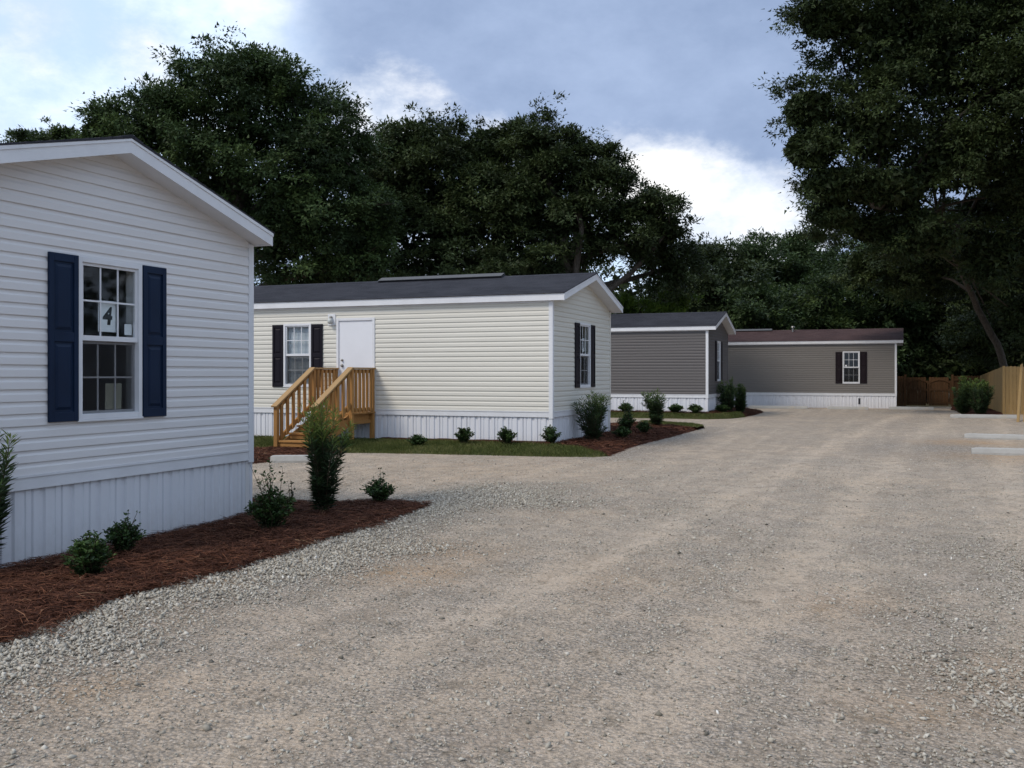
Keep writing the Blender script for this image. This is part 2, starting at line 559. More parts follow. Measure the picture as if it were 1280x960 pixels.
M = {}
M['white_siding'] = mat_vinyl('white_vinyl', (.72, .71, .715, 1))
M['cream_siding'] = mat_vinyl('cream_vinyl', (.67, .65, .585, 1))
M['slate_siding'] = mat_vinyl('slate_vinyl', (.115, .107, .107, 1))
M['taupe_siding'] = mat_vinyl('taupe_vinyl', (.175, .162, .150, 1))
M['trim'] = mat_paint('white_trim', (.74, .75, .78, 1))
M['skirt'] = mat_skirt('white_skirting', (.72, .73, .77, 1))
M['door'] = mat_paint('white_door_paint', (.76, .775, .82, 1), .4, .05)
M['navy'] = mat_paint('navy_shutter', (.010, .023, .056, 1), .45, .3)
M['black'] = mat_paint('black_shutter', (.012, .010, .016, 1), .5, .3)
M['maroon'] = mat_paint('maroon_shutter', (.016, .010, .013, 1), .5, .3)
for k in ('navy', 'black', 'maroon'): M[k].node_tree.nodes['Principled BSDF'].inputs['Specular IOR Level'].default_value = .15
M['charcoal_roof'] = mat_shingle('charcoal_shingles', (.029, .030, .038, 1), (.045, .046, .056, 1))
M['maroon_roof'] = mat_shingle('maroon_shingles', (.055, .031, .030, 1), (.080, .048, .046, 1))
M['dark_metal'] = mat_paint('dark_metal', (.03, .03, .035, 1), .4)
M['steel'] = mat_paint('brushed_steel', (.35, .33, .30, 1), .35)
M['steel'].node_tree.nodes['Principled BSDF'].inputs['Metallic'].default_value = .9
M['pine'] = mat_wood('treated_pine', (.48, .25, .082, 1), (.29, .138, .040, 1), 2)
M['pine_flat'] = mat_wood('treated_pine_cap', (.56, .36, .17, 1), (.40, .23, .09, 1), 1)
M['pine_x'] = mat_wood('treated_pine_boards', (.48, .25, .082, 1), (.28, .13, .040, 1), 0)
M['fence_new'] = mat_wood('yellow_fence_board', (.52, .345, .15, 1), (.33, .205, .08, 1), 2)
M['fence_old'] = mat_wood('brown_fence_board', (.135, .068, .028, 1), (.075, .036, .016, 1), 2)
M['concrete'] = mat_concrete()
M['glass'] = mat_glass()
M['screen'] = mat_screen()
M['flash'] = mat_paint('weathered_flashing', (.10, .10, .105, 1), .7)
M['paper'] = mat_paint('white_paper', (.88, .89, .92, 1), .8, .06)
M['old_paper'] = mat_paint('yellowed_paper', (.75, .70, .55, 1), .8, .2)
M['ink'] = mat_paint('black_ink', (.01, .01, .012, 1), .6)
M['blind'] = mat_paint('pale_blind', (.62, .66, .72, 1), .7)
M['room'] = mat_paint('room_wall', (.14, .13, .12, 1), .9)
M['lamp_glass'] = mat_paint('frosted_glass', (.55, .57, .55, 1), .25)
M['bark'] = mat_bark()
M['gravel'] = mat_gravel()
M['mulch'] = mat_mulch()
M['turf'] = mat_turf()
M['floor'] = mat_forest_floor()
M['oak'] = mat_leaf('oak_leaves', [(0, (.022, .036, .014)), (.5, (.050, .082, .028)), (1, (.10, .15, .046))])
M['oak_dark'] = mat_leaf('dark_oak_leaves', [(0, (.022, .032, .012)), (.5, (.046, .067, .024)), (1, (.086, .118, .040))])
M['oak_light'] = mat_leaf('bright_oak_leaves', [(0, (.018, .028, .011)), (.5, (.045, .073, .023)), (1, (.11, .155, .045))], .5, .35)
M['lime_leaf'] = mat_leaf('lime_leaves', [(0, (.05, .085, .016)), (.5, (.12, .19, .03)), (1, (.22, .30, .05))], .5, .35)
M['holly'] = mat_leaf('holly_leaves', [(0, (.012, .024, .010)), (.55, (.034, .066, .021)), (1, (.085, .145, .038))], .38, .15)
M['podo'] = mat_leaf('needle_leaves', [(0, (.020, .034, .018)), (.5, (.058, .100, .040)), (.8, (.12, .185, .045)), (1, (.24, .29, .065))], .45, .2)
M['stem'] = mat_paint('shrub_stem', (.07, .05, .03, 1), .9)
M['needle'] = mat_tint('pine_needles', [(0, (.020, .008, .005)), (.5, (.090, .034, .019)), (.9, (.19, .080, .042)), (1, (.30, .19, .11))])
M['blade'] = mat_leaf('grass_blades', [(0, (.045, .06, .016)), (.6, (.125, .150, .042)), (1, (.27, .25, .11))], .6, .3)
M['stone'] = mat_tint('crushed_stone', [(0, (.13, .12, .10)), (.25, (.31, .28, .23)), (.7, (.48, .44, .37)), (.93, (.60, .56, .49)), (1, (.78, .75, .69))])

# ------------------------------------------------------------------ terrain
bed1_px = [(-90, 835), (0, 803), (44, 788), (131, 753), (184, 738), (280, 714), (350, 694), (394, 676), (459, 657), (512, 639), (534, 632.5)]
bed1_edge = np.array([PX(*p)[:2] for p in bed1_px])
bed2_px = [(762, 571.0), (776, 566), (792, 559), (824, 550), (867, 539), (879, 535.5)]
bed2_edge = np.array([PX(*p)[:2] for p in bed2_px])


def dist_poly(x, y, poly):
    d = np.full(np.shape(x), 1e9)
    for (ax, ay), (bx, by) in zip(poly[:-1], poly[1:]):
        vx, vy = bx - ax, by - ay
        t = np.clip(((x - ax) * vx + (y - ay) * vy) / (vx * vx + vy * vy), 0, 1)
        d = np.minimum(d, np.hypot(x - ax - t * vx, y - ay - t * vy))
    return d


def terrain(x, y):
    x = np.asarray(x, float); y = np.asarray(y, float)
    h = -0.13 * sstep(-5.2, -7.3, x) * sstep(15.0, 11.5, y)
    h = h - 0.08 * sstep(48, 57, y)
    h = h + 0.03 * (fbm(x * .22 + 5, y * .16 + 3, 3, 3) - .5) * sstep(1, 6, np.hypot(x, y))
    u = x - .075 * y
    for c in (-3.1, -1.55, .35, 1.8):
        h = h - .012 * np.exp(-((u - c - .35 * (fbm(y * .12, y * 0 + c, 9, 2) - .5)) / .22) ** 2)
    return h


def track_f(x, y):
    u = x - .075 * y; t = 0
    for c in (-3.1, -1.55, .35, 1.8):
        w = c + .35 * (fbm(y * .12, y * 0 + c, 9, 2) - .5)
        t = t + np.exp(-((u - w) / .26) ** 2)
    return np.clip(t, 0, 1) * (.35 + .65 * fbm(x * .5, y * .12, 31, 3))


def loose_f(x, y):
    n = fbm(x * 1.1, y * 1.1, 21, 4)
    d1 = dist_poly(x, y, bed1_edge); d2 = dist_poly(x, y, bed2_edge)
    v = sstep(1.9, .15, d1 + (n - .5) * 1.4)
    tip = PX(610, 620); v = np.maximum(v, .85 * sstep(2.4, .4, np.hypot(x - tip[0], y - tip[1]) + (n - .5) * 2))
    v = np.maximum(v, sstep(1.3, .1, d2 + (n - .5) * .8))
    Zc = x * FW[0] + y * FW[1]; Lc = x * RT[0] + y * RT[1]
    v = np.maximum(v, .72 * sstep(-.6, 1.6, (Lc - .38 * Zc) + (n - .5) * 3.2) * sstep(12.5, 6.5, Zc + (n - .5) * 3))
    v = np.maximum(v, .22 * sstep(.45, .80, fbm(x * .75 + 9, y * .4, 41, 4)))
    a = PX(1170, 560); v = np.maximum(v, .8 * sstep(2.6, .4, np.hypot(x - a[0], (y - a[1]) * .5)))
    return np.clip(v, 0, 1)


def soil_f(x, y):
    v = np.zeros(np.shape(x))
    for px, py, r, k in ((1215, 553, 1.3, .9), (505, 717, .55, .8), (545, 690, .8, .45), (345, 560, 1.2, .25), (255, 728, .35, .7),
                         (1250, 572, 1.6, .6), (600, 585, 3.0, .28), (1070, 760, .6, .35), (1145, 880, .5, .4), (700, 640, 1.0, .2),
                         (1195, 513, 1.6, .5), (1230, 840, .5, .4), (760, 720, .9, .25), (110, 860, .5, .35), (180, 768, .6, .3)):
        p = PX(px, py)
        d = np.hypot(x - p[0], y - p[1]) / r
        v = np.maximum(v, k * np.exp(-d * d * 1.3) * (.5 + fbm(x * 2, y * 2, 51, 3)))
    return np.clip(v, 0, 1)


def axis_pts(segs):
    out = [segs[0][0]]
    for a, b, st in segs:
        k = max(1, int(round((b - a) / st)))
        out += [a + (b - a) * (i + 1) / k for i in range(k)]
    return np.array(out)


def grid_mesh(name, xs, ys, zf, mat, attr=False):
    X, Y = np.meshgrid(xs, ys)
    Zv = zf(X, Y)
    v = np.stack([X.ravel(), Y.ravel(), Zv.ravel()], 1)
    nx, ny = len(xs), len(ys)
    i = np.arange((ny - 1) * nx).reshape(ny - 1, nx)[:, :-1].ravel()
    f = np.stack([i, i + 1, i + nx + 1, i + nx], 1)
    at = None
    if attr:
        at = {'soil': soil_f(X, Y).ravel(), 'loose': loose_f(X, Y).ravel(), 'track': track_f(X, Y).ravel()}
    return np_mesh(name, v, f, mat, at, True)


ground = link('ground', grid_mesh('ground', axis_pts([(-600, -60, 60), (-60, 60, 4), (60, 600, 60)]),
                                  axis_pts([(-300, -60, 60), (-60, 100, 4), (100, 900, 80)]),
                                  lambda x, y: terrain(x, y) - .05, M['floor']))
tag(ground, kind='structure')
road = link('gravel_road', grid_mesh('gravel_road', axis_pts([(-26, -12, .5), (-12, 6, .13), (6, 13, .4)]),
                                     axis_pts([(-10, 2, .6), (2, 24, .13), (24, 57.4, .3)]), terrain, M['gravel'], True))
tag(road, kind='structure')


# ------------------------------------------------------------------ houses
def prof(t):
    pts = ((0, .019), (.56, .0165), (.72, .0075), (1.0, .0045))
    for (a, da), (b, db) in zip(pts[:-1], pts[1:]):
        if t <= b: return da + (db - da) * (t - a) / (b - a)
    return pts[-1][1]


def course(mb, mp, z0, h, ztop, spans, off):
    """one clapboard course from z0 to ztop; spans(z0,z1)-> list of (ua(z), ub(z)) callables"""
    for (za, zb, ivs) in spans:
        ts = sorted({(za - z0) / h, (zb - z0) / h} | {t for t in (.56, .72) if (za - z0) / h < t < (zb - z0) / h})
        for fa, fb in ivs:
            pr = [(z0 + ts[0] * h, .002)] + [(z0 + t * h, prof(t) + off) for t in ts] + [(z0 + ts[-1] * h, .002)]
            b = len(mb.v); n = len(pr); ok = True
            for z, d in pr:
                ua, ub = fa(z), fb(z)
                if ub - ua < .002: ub = ua + .002
                mb.v.append(mp(ua, z, d)); mb.v.append(mp(ub, z, d))
            for i in range(n - 1):
                mb.f.append((b + 2 * i, b + 2 * i + 1, b + 2 * i + 3, b + 2 * i + 2))
            mb.f.append(tuple(b + 2 * i for i in range(n))); mb.f.append(tuple(b + 2 * i + 1 for i in reversed(range(n))))


def siding(parent, mat, mp, ua, ub, z0, z1, openings, single, clip=None, h=.111):
    """clip(z) -> (ua, ub) for gables; openings (u0,u1,z0,z1)"""
    acc = MB() if single else None
    z = z0; k = 0
    while z < z1 - .004:
        zt = min(z + h, z1)
        cuts = sorted({z, zt} | {q for o in openings for q in (o[2], o[3]) if z + .003 < q < zt - .003})
        spans = []
        for a, b in zip(cuts[:-1], cuts[1:]):
            zm = (a + b) / 2
            lo = (lambda zz: max(ua, clip(zz)[0])) if clip else (lambda zz: ua)
            hi = (lambda zz: min(ub, clip(zz)[1])) if clip else (lambda zz: ub)
            ivs = []; cur = lo
            for o in sorted(openings):
                if o[2] < zm < o[3]:
                    ivs.append((cur, (lambda v: (lambda zz: v))(o[0])))
                    cur = (lambda v: (lambda zz: v))(o[1])
            ivs.append((cur, hi))
            ivs = [(p, q) for p, q in ivs if q(a) - p(a) > .01]
            if ivs: spans.append((a, b, ivs))
        mb = acc or MB()
        course(mb, mp, z, h, zt, spans, random.uniform(-.0012, .0012))
        if not single and mb.v: mb.build('siding_plank', mat, parent)
        z = zt; k += 1
    if single:
        o = acc.build('siding', mat, parent); o['kind'] = 'stuff'


def wall_shell(mb, mp, u0, u1, z0, z1, holes, t=.14):
    us = sorted({u0, u1} | {q for o in holes for q in o[:2]}); zs = sorted({z0, z1} | {q for o in holes for q in o[2:]})

    def quad(*p):
        b = len(mb.v); mb.v += [tuple(q) for q in p]; mb.f.append((b, b + 1, b + 2, b + 3))
    for a, b in zip(us[:-1], us[1:]):
        for c, d in zip(zs[:-1], zs[1:]):
            if any(o[0] < (a + b) / 2 < o[1] and o[2] < (c + d) / 2 < o[3] for o in holes): continue
            quad(mp(a, c, 0), mp(b, c, 0), mp(b, d, 0), mp(a, d, 0))
            quad(mp(a, c, -t), mp(a, d, -t), mp(b, d, -t), mp(b, c, -t))
    for a, b, c, d in holes:
        quad(mp(a, c, 0), mp(b, c, 0), mp(b, c, -t), mp(a, c, -t)); quad(mp(a, d, 0), mp(b, d, 0), mp(b, d, -t), mp(a, d, -t))
        quad(mp(a, c, 0), mp(a, d, 0), mp(a, d, -t), mp(a, c, -t)); quad(mp(b, c, 0), mp(b, d, 0), mp(b, d, -t), mp(b, c, -t))


def window(parent, mp, u0, u1, z0, z1, split=True, blind=False, sticker=False):
    mb = MB()
    c = .05
    mb.ring(mp, u0, u1, z0, z1, c, -.03, .034)
    mb.mbox(mp, u0 - .012, u1 + .012, z0 - .022, z0 - .001, .0, .040)          # sill lip
    w = mb.build('window', M['trim'], parent, bevel=.003)
    a, b, lo, hi = u0 + c, u1 - c, z0 + c, z1 - c
    zm = (lo + hi) / 2
    s = .028
    up = MB(); up.ring(mp, a + .001, b - .001, zm - .02, hi - .001, s, -.020, .012, .05); up.build('sash', M['trim'], w)
    dn = MB(); dn.ring(mp, a + .001, b - .001, lo + .001, zm - .022, s, -.050, -.024); dn.build('sash', M['trim'], w)
    for (q0, q1, d) in ((zm + .03, hi - s, -.004), (lo + s, zm - .022 - s, -.038)):
        n_u, n_z = 3, 2
        g = MB(); bw = .017
        pu, pz = (b - a - 2 * s) / n_u, (q1 - q0) / n_z
        for i in range(1, n_u):
            uu = a + s + pu * i
            for j in range(n_z):
                g.mbox(mp, uu - bw / 2, uu + bw / 2, q0 + pz * j + (bw / 2 if j else 0), q0 + pz * (j + 1) - (0 if j == n_z - 1 else bw / 2), d - .006, d + .006)
        g.mbox(mp, a + s, b - s, q0 + pz - bw / 2, q0 + pz + bw / 2, d - .0065, d + .0065)
        g.build('grille', M['trim'], w)
        if split:
            e = bw / 2
            pm = MB(); pm.mbox(mp, 0, pu - bw, 0, pz - bw, d - .002, d + .002); me = pm.mesh('pane', M['glass'])
            base = Vector(mp(0, 0, 0))
            for i in range(n_u):
                for j in range(n_z):
                    link('pane', me, w, Vector(mp(a + s + pu * i + e, q0 + pz * j + e, 0)) - base)
        else:
            pm = MB(); pm.mbox(mp, a + s, b - s, q0, q1, d - .009, d - .007); pm.build('pane', M['glass'], w)
    sc = MB(); sc.mbox(mp, a + .004, b - .004, lo + .004, zm - .024, -.0195, -.0185); sc.build('insect_screen', M['screen'], w)
    if blind:
        bl = MB(); n = 44; hh = (hi - lo) / n
        for i in range(n):
            zz = lo + hh * i
            bl.hexa([mp(a + .01, zz, -.094), mp(b - .01, zz, -.094), mp(b - .01, zz, -.097), mp(a + .01, zz, -.097),
                     mp(a + .01, zz + hh * 1.05, -.108), mp(b - .01, zz + hh * 1.05, -.108), mp(b - .01, zz + hh * 1.05, -.111), mp(a + .01, zz + hh * 1.05, -.111)])
        o = bl.build('blind', M['blind'], w)
    if sticker:
        st = MB(); st.mbox(mp, b - .15, b - .07, zm + .045, zm + .12, .0035, .005); st.build('sticker', M['paper'], w)
    return w


def shutter(parent, mat, mp, u0, u1, z0, z1):
    mb = MB(); st = .055
    mb.mbox(mp, u0, u1, z0, z1, .019, .030)
    mb.mbox(mp, u0, u0 + st, z0, z1, .0305, .046); mb.mbox(mp, u1 - st, u1, z0, z1, .0305, .046)
    zm = z0 + (z1 - z0) * .505
    for a, b in ((z0, z0 + .09), (zm - .045, zm + .045), (z1 - .075, z1)):
        mb.mbox(mp, u0 + st, u1 - st, a, b, .0305, .0452)
    for a, b in ((z0 + .09, zm - .045), (zm + .045, z1 - .075)):
        u_a, u_b = u0 + st + .018, u1 - st - .018; za, zb = a + .022, b - .022; k = .028
        mb.hexa([mp(u_a, za, .0305), mp(u_b, za, .0305), mp(u_b, zb, .0305), mp(u_a, zb, .0305),
                 mp(u_a + k, za + k, .043), mp(u_b - k, za + k, .043), mp(u_b - k, zb - k, .043), mp(u_a + k, zb - k, .043)])
    return mb.build('shutter', mat, parent, bevel=.003)


def house(name, label, X1, Y0, W, LEN, zg, zb, zs, e, r, mats, front_open, gable_open, split_front, split_gable, vis_front, group='mobile homes along the gravel lane', vent=None, T=.15):
    """gable faces +X at X1, long wall faces -Y at Y0"""
    SL = .27
    t = empty(name, (X1, Y0, 0), label, 'mobile home', group)
    sid, roofm, far_post = mats
    fm = lambda u, z, d: (-u, -d, z)
    gm = lambda u, z, d: (d, u, z)
    bm_ = lambda u, z, d: (-u, W + d, z)
    lm = lambda u, z, d: (-LEN - d, u, z)
    hole = lambda o: (o[0] + .045, o[1] - .045, o[2] + .045, o[3] - .045)
    rz = lambda u: zs + SL * (min(u, W - u))
    # wall shells
    mb = MB(); wall_shell(mb, fm, 0, LEN, zb, zs, [hole(o) for o in front_open]); mb.build('wall', sid, t)
    mb = MB(); wall_shell(mb, gm, .001, W - .001, zb, zs, [hole(o) for o in gable_open])
    b = len(mb.v); mb.v += [gm(.0, zs, 0), gm(W, zs, 0), gm(W / 2, zs + SL * W / 2, 0)]; mb.f.append((b, b + 1, b + 2))
    mb.build('wall', sid, t)
    mb = MB(); mb.mbox(bm_, 0, LEN, zg - .2, zs, -.10, 0); mb.build('wall', sid, t)
    mb = MB(); mb.prism([(0.001, zg - .2), (W - .001, zg - .2), (W - .001, zs), (W / 2, zs + SL * W / 2), (.001, zs)], lambda p, a: lm(p[0], p[1], a), -.1, -.001); mb.build('wall', sid, t)
    # floor and an inner partition keep the rooms dark
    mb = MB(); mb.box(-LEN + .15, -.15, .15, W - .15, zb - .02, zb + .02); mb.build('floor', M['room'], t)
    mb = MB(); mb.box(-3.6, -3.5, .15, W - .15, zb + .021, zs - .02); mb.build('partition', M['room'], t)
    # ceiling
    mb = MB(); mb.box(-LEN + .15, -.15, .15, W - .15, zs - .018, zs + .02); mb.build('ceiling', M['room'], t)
    TB = .13
    # clapboards
    siding(t, sid, gm, .071, W - .071, zb + TB, zs + SL * W / 2 - .012, gable_open, not split_gable,
           clip=lambda z: ((0.0, W) if z <= zs else ((z - zs) / SL, W - (z - zs) / SL)))
    siding(t, sid, fm, .071, vis_front, zb + TB, zs - .004, front_open, not split_front)
    # trim
    mb = MB(); mb.mbox(gm, .071, W - .071, zb, zb + TB - .022, .001, .020); mb.mbox(gm, .071, W - .071, zb + TB - .021, zb + TB - .001, .001, .030)
    mb.build('band_trim', M['trim'], t)
    mb = MB(); mb.mbox(fm, .071, LEN - .071, zb, zb + TB - .022, .001, .020); mb.mbox(fm, .071, LEN - .071, zb + TB - .021, zb + TB - .001, .001, .030)
    mb.build('band_trim', M['trim'], t)
    mb = MB(); mb.box(-.07, .025, -.025, .07, zb - .03, zs - .006); mb.build('corner_post', M['trim'], t, bevel=.004)
    mb = MB(); mb.box(-.07, .025, W - .07, W + .025, zb - .03, zs - .006); mb.build('corner_post', far_post, t, bevel=.004)
    mb = MB(); mb.mbox(fm, .071, LEN, zs - .075, zs - .004, .018, .026); mb.build('frieze', M['trim'], t)
    for y in (-.012, W - .028):
        mb = MB(); mb.box(-.05, .012, y, y + .04, zg - .3, zb - .031); mb.build('skirt_corner', M['skirt'], t)
    # skirting panels, mesh shared between alike pieces
    pw = .34
    pp = [(0, -.030), (.012, -.006), (.075, -.006), (.088, -.030), (.135, -.030), (.148, -.006), (.225, -.006), (.232, -.018),
          (.262, -.018), (.270, -.006), (.325, -.006), (.339, -.032), (.339, -.045), (0, -.045)]
    def panel_mesh(mp):
        m = MB(); m.prism(pp, lambda p, a: mp(p[0], a, p[1]), zg - .3, zb + .004); return m.mesh('skirting_panel', M['skirt'])
    def rim(mp, length, vis):
        me = panel_mesh(mp); base = Vector(mp(0, 0, 0)); k = 0
        u = .0
        while u + pw < length:
            if u < vis: link('skirting_panel', me, t, Vector(mp(u, 0, 0)) - base)
            u += pw
        f = MB(); f.mbox(mp, min(u, vis + pw), length - .002, zg - .3, zb + .003, -.045, -.009)
        if vis < length - 1 or length - u > .01: f.build('skirting_panel', M['skirt'], t)
    rim(gm, W, W); rim(fm, LEN, vis_front)
    # roof
    zE = zs - SL * e
    n = 17
    def slope_poly(sgn):
        yo = lambda y: y if sgn > 0 else W - y
        pts = [(yo(W / 2), zs + SL * W / 2 + T - .02)]
        ylo = -e - .045; L_ = W / 2 - ylo
        low = [(yo(ylo), zE - SL * .045 + T - .004)]
        topp = []
        for i in range(n):
            ya, yb = ylo + L_ * i / n, ylo + L_ * (i + 1) / n
            za, zb_ = zs + SL * ya + T, zs + SL * yb + T
            topp += [(yo(ya), za + .012), (yo(yb), zb_ + .004)]
        return low + topp + pts
    ro = MB()
    for sgn in (1, -1):
        ro.prism(slope_poly(sgn), lambda p, a: (a, p[0], p[1]), -LEN - r - .03, r + .034)
    roof = ro.build('roof', roofm, t)
    rc = MB()
    zr = zs + SL * W / 2 + T
    rc.prism([(W / 2 - .15, zr - .15 * SL + .012), (W / 2, zr + .020), (W / 2 + .15, zr - .15 * SL + .012), (W / 2 + .15, zr - .15 * SL - .01), (W / 2, zr - .012), (W / 2 - .15, zr - .15 * SL - .01)],
             lambda p, a: (a, p[0], p[1]), -LEN - r - .032, r + .036)
    rc.build('ridge_cap', roofm, roof)
    if vent:
        v = MB(); v.prism([(W / 2 - .2, zr - .01), (W / 2, zr + .085), (W / 2 + .2, zr - .01), (W / 2 + .16, zr - .06), (W / 2 - .16, zr - .06)], lambda p, a: (a, p[0], p[1]), -vent[1], -vent[0])
        v.build('ridge_vent', M['dark_metal'], roof)
        v = MB(); v.prism([(W / 2 - .215, zr + .008), (W / 2, zr + .100), (W / 2, zr + .092), (W / 2 - .212, zr - .001)], lambda p, a: (a, p[0], p[1]), -vent[1], -vent[0])
        v.build('vent_flashing', M['flash'], roof)
    so = MB(); so.prism([(-e, zE), (W / 2, zs + SL * W / 2), (W + e, zE), (W + e, zE + .012), (W / 2, zs + SL * W / 2 + .012), (-e, zE + .012)],
                        lambda p, a: (a, p[0], p[1]), -LEN - r, r)
    so.build('soffit', M['trim'], t)
    fa = MB(); fa.box(-LEN - r, r, -e - .022, -e - .001, zE - .012, zE + T - .012); fa.build('fascia', M['trim'], t)
    fb = MB(); fb.box(-LEN - r, r, W + e + .001, W + e + .022, zE - .012, zE + T - .012); fb.build('fascia', M['trim'], t)
    for sgn in (1, -1):
        yo = (lambda y: y) if sgn > 0 else (lambda y: W - y)
        q = MB()
        y0, y1 = -e - .024, W / 2 - (.0 if sgn > 0 else .0005)
        z0_, z1_ = zs + SL * y0 - .012, zs + SL * y1 - .012
        q.prism([(yo(y0), z0_), (yo(y1), z1_), (yo(y1), z1_ + T), (yo(y0), z0_ + T)], lambda p, a: (a, p[0], p[1]), r + .001, r + .022)
        q.build('rake_board', M['trim'], t)
        q = MB()
        q.prism([(yo(y0 - .004), z0_ + T - .035), (yo(y1), z1_ + T - .034), (yo(y1), z1_ + T + .003), (yo(y0 - .004), z0_ + T + .002)], lambda p, a: (a, p[0], p[1]), r + .0225, r + .031)
        q.build('drip_edge', M['trim'], t)
        q = MB(); q.prism([(yo(y0), z0_), (yo(y1), z1_), (yo(y1), z1_ + T), (yo(y0), z0_ + T)], lambda p, a: (a, p[0], p[1]), -LEN - r - .022, -LEN - r - .001)
        q.build('rake_board', M['trim'], t)
    return t, fm, gm


# --- home with the navy shutters (near left)
H1W = 4.58
h1, f1, g1 = house('mobile_home', 'white clapboard mobile home with navy shutters at the left foreground', -7.33, 9.88 - H1W, H1W, 13.5, -.10, .61, 3.235, .04, .25,
                   (M['white_siding'], M['charcoal_roof'], M['trim']), [], [(1.86, 2.708, 1.215, 2.785)], False, True, 0.8)
window(h1, g1, 1.86, 2.708, 1.215, 2.785)
shutter(h1, M['navy'], g1, 1.505, 1.852, 1.205, 2.785); shutter(h1, M['navy'], g1, 2.716, 3.055, 1.205, 2.785)
# --- cream home
h2, f2, g2 = house('mobile_home', 'cream clapboard mobile home with black shutters and wooden entry steps', -7.03, 20.13, 4.58, 14.0, .12, .71, 3.30, .10, .30,
                   (M['cream_siding'], M['charcoal_roof'], M['cream_siding']),
                   [(6.142, 6.93, 1.36, 2.88), (4.393, 5.435, .78, 2.985)], [(1.90, 2.78, 1.35, 2.88)], True, True, 9.2, vent=(2.05, 5.5))
window(h2, f2, 6.142, 6.93, 1.36, 2.88, True, True)
window(h2, g2, 1.90, 2.78, 1.35, 2.88, True, False)
for a, b in ((5.815, 6.132), (6.94, 7.245)): shutter(h2, M['black'], f2, a, b, 1.345, 2.86)
for a, b in ((1.545, 1.89), (2.79, 3.13)): shutter(h2, M['black'], g2, a, b, 1.34, 2.86)
mb = MB(); mb.ring(f2, 4.393, 5.435, .78, 2.985, .062, -.03, .036); mb.build('door_frame', M['trim'], h2, bevel=.004)
mb = MB(); mb.mbox(f2, 4.458, 5.37, .845, 2.92, -.03, .008)
door = mb.build('door', M['door'], h2, bevel=.003)
for zz, nm, rr in ((1.86, 'handle', .032), (1.99, 'deadbolt', .026)):
    k = MB(); k.tube([f2(5.28, zz, .008), f2(5.28, zz, .02), f2(5.28, zz, .022), f2(5.28, zz, .05), f2(5.28, zz, .06)], [rr * 1.1, rr * 1.1, rr * .5, rr, rr * .6], 12)
    k.build(nm, M['steel'], door, smooth=True)
mb = MB(); mb.mbox(f2, 5.46, 5.665, 2.82, 3.09, .012, .034); pl = mb.build('porch_light', M['trim'], h2, bevel=.004)
mb = MB(); mb.tube([f2(5.56, 3.02, .03), f2(5.56, 3.02, .10), f2(5.56, 2.985, .11)], [.022, .022, .03], 10); mb.build('bracket', M['steel'], pl)
mb = MB(); mb.tube([f2(5.56, 2.985, .11), f2(5.56, 2.95, .11), f2(5.56, 2.88, .11), f2(5.56, 2.85, .11)], [.03, .062, .058, .02], 12); mb.build('lamp_shade', M['lamp_glass'], pl, smooth=True)
# --- slate home
h3, f3, g3 = house('mobile_home', 'dark slate grey clapboard mobile home with charcoal roof behind the cream home', -6.70, 37.0, 4.58, 14.0, .2, .76, 3.37, .10, .30,
                   (M['slate_siding'], M['charcoal_roof'], M['slate_siding']), [], [(1.88, 2.72, 1.40, 2.98)], False, False, 10.0, vent=(5.0, 9.0))
window(h3, g3, 1.88, 2.72, 1.40, 2.98, False, True)
for a, b in ((1.50, 1.87), (2.73, 3.10)): shutter(h3, M['black'], g3, a, b, 1.39, 2.97)
# --- taupe home across the end of the lane
h4, f4, g4 = house('mobile_home', 'taupe clapboard mobile home with maroon roof across the far end of the lane', -.10, 51.6, 4.58, 15.0, -.02, .586, 3.235, .10, .30,
                   (M['taupe_siding'], M['maroon_roof'], M['trim']), [(1.69, 2.50, 1.21, 2.80)], [], False, False, 12.0, vent=(6.2, 10.5))
window(h4, f4, 1.69, 2.50, 1.21, 2.80, False, False, True)
for a, b in ((1.35, 1.68), (2.51, 2.84)): shutter(h4, M['maroon'], f4, a, b, 1.20, 2.78)
mb = MB(); mb.tube([(-5.1, 1.9, 3.8), (-5.1, 1.9, 4.12), (-5.1, 1.9, 4.13), (-5.1, 1.9, 4.2)], [.05, .05, .11, .09], 12); mb.build('roof_vent', M['steel'], h4)
mb = MB(); mb.mbox(f4, 1.66, 1.76, .16, .46, -.02, -.001); mb.build('skirt_vent', M['dark_metal'], h4)


# --- papers behind the glass of the near window
def digit(txt, size, mat, parent, mp, u, z, d, flip):
    cu = bpy.data.curves.new('digit', 'FONT'); cu.body = txt; cu.size = size; cu.offset = .012 * size / .3; cu.shear = .12; cu.resolution_u = 4
    cu.align_x = 'CENTER'; cu.align_y = 'CENTER'
    o = bpy.data.objects.new('digit_curve', cu); COL.objects.link(o)
    dg = bpy.context.evaluated_depsgraph_get()
    me = bpy.data.meshes.new_from_object(o.evaluated_get(dg)); me.name = 'digit'
    bpy.data.objects.remove(o)
    for v in me.vertices:
        x, y = v.co.x, v.co.y
        v.co = Vector(mp(u + x * flip, z + y, d))
    me.materials.clear(); me.materials.append(mat)
    return link('digit', me, parent)


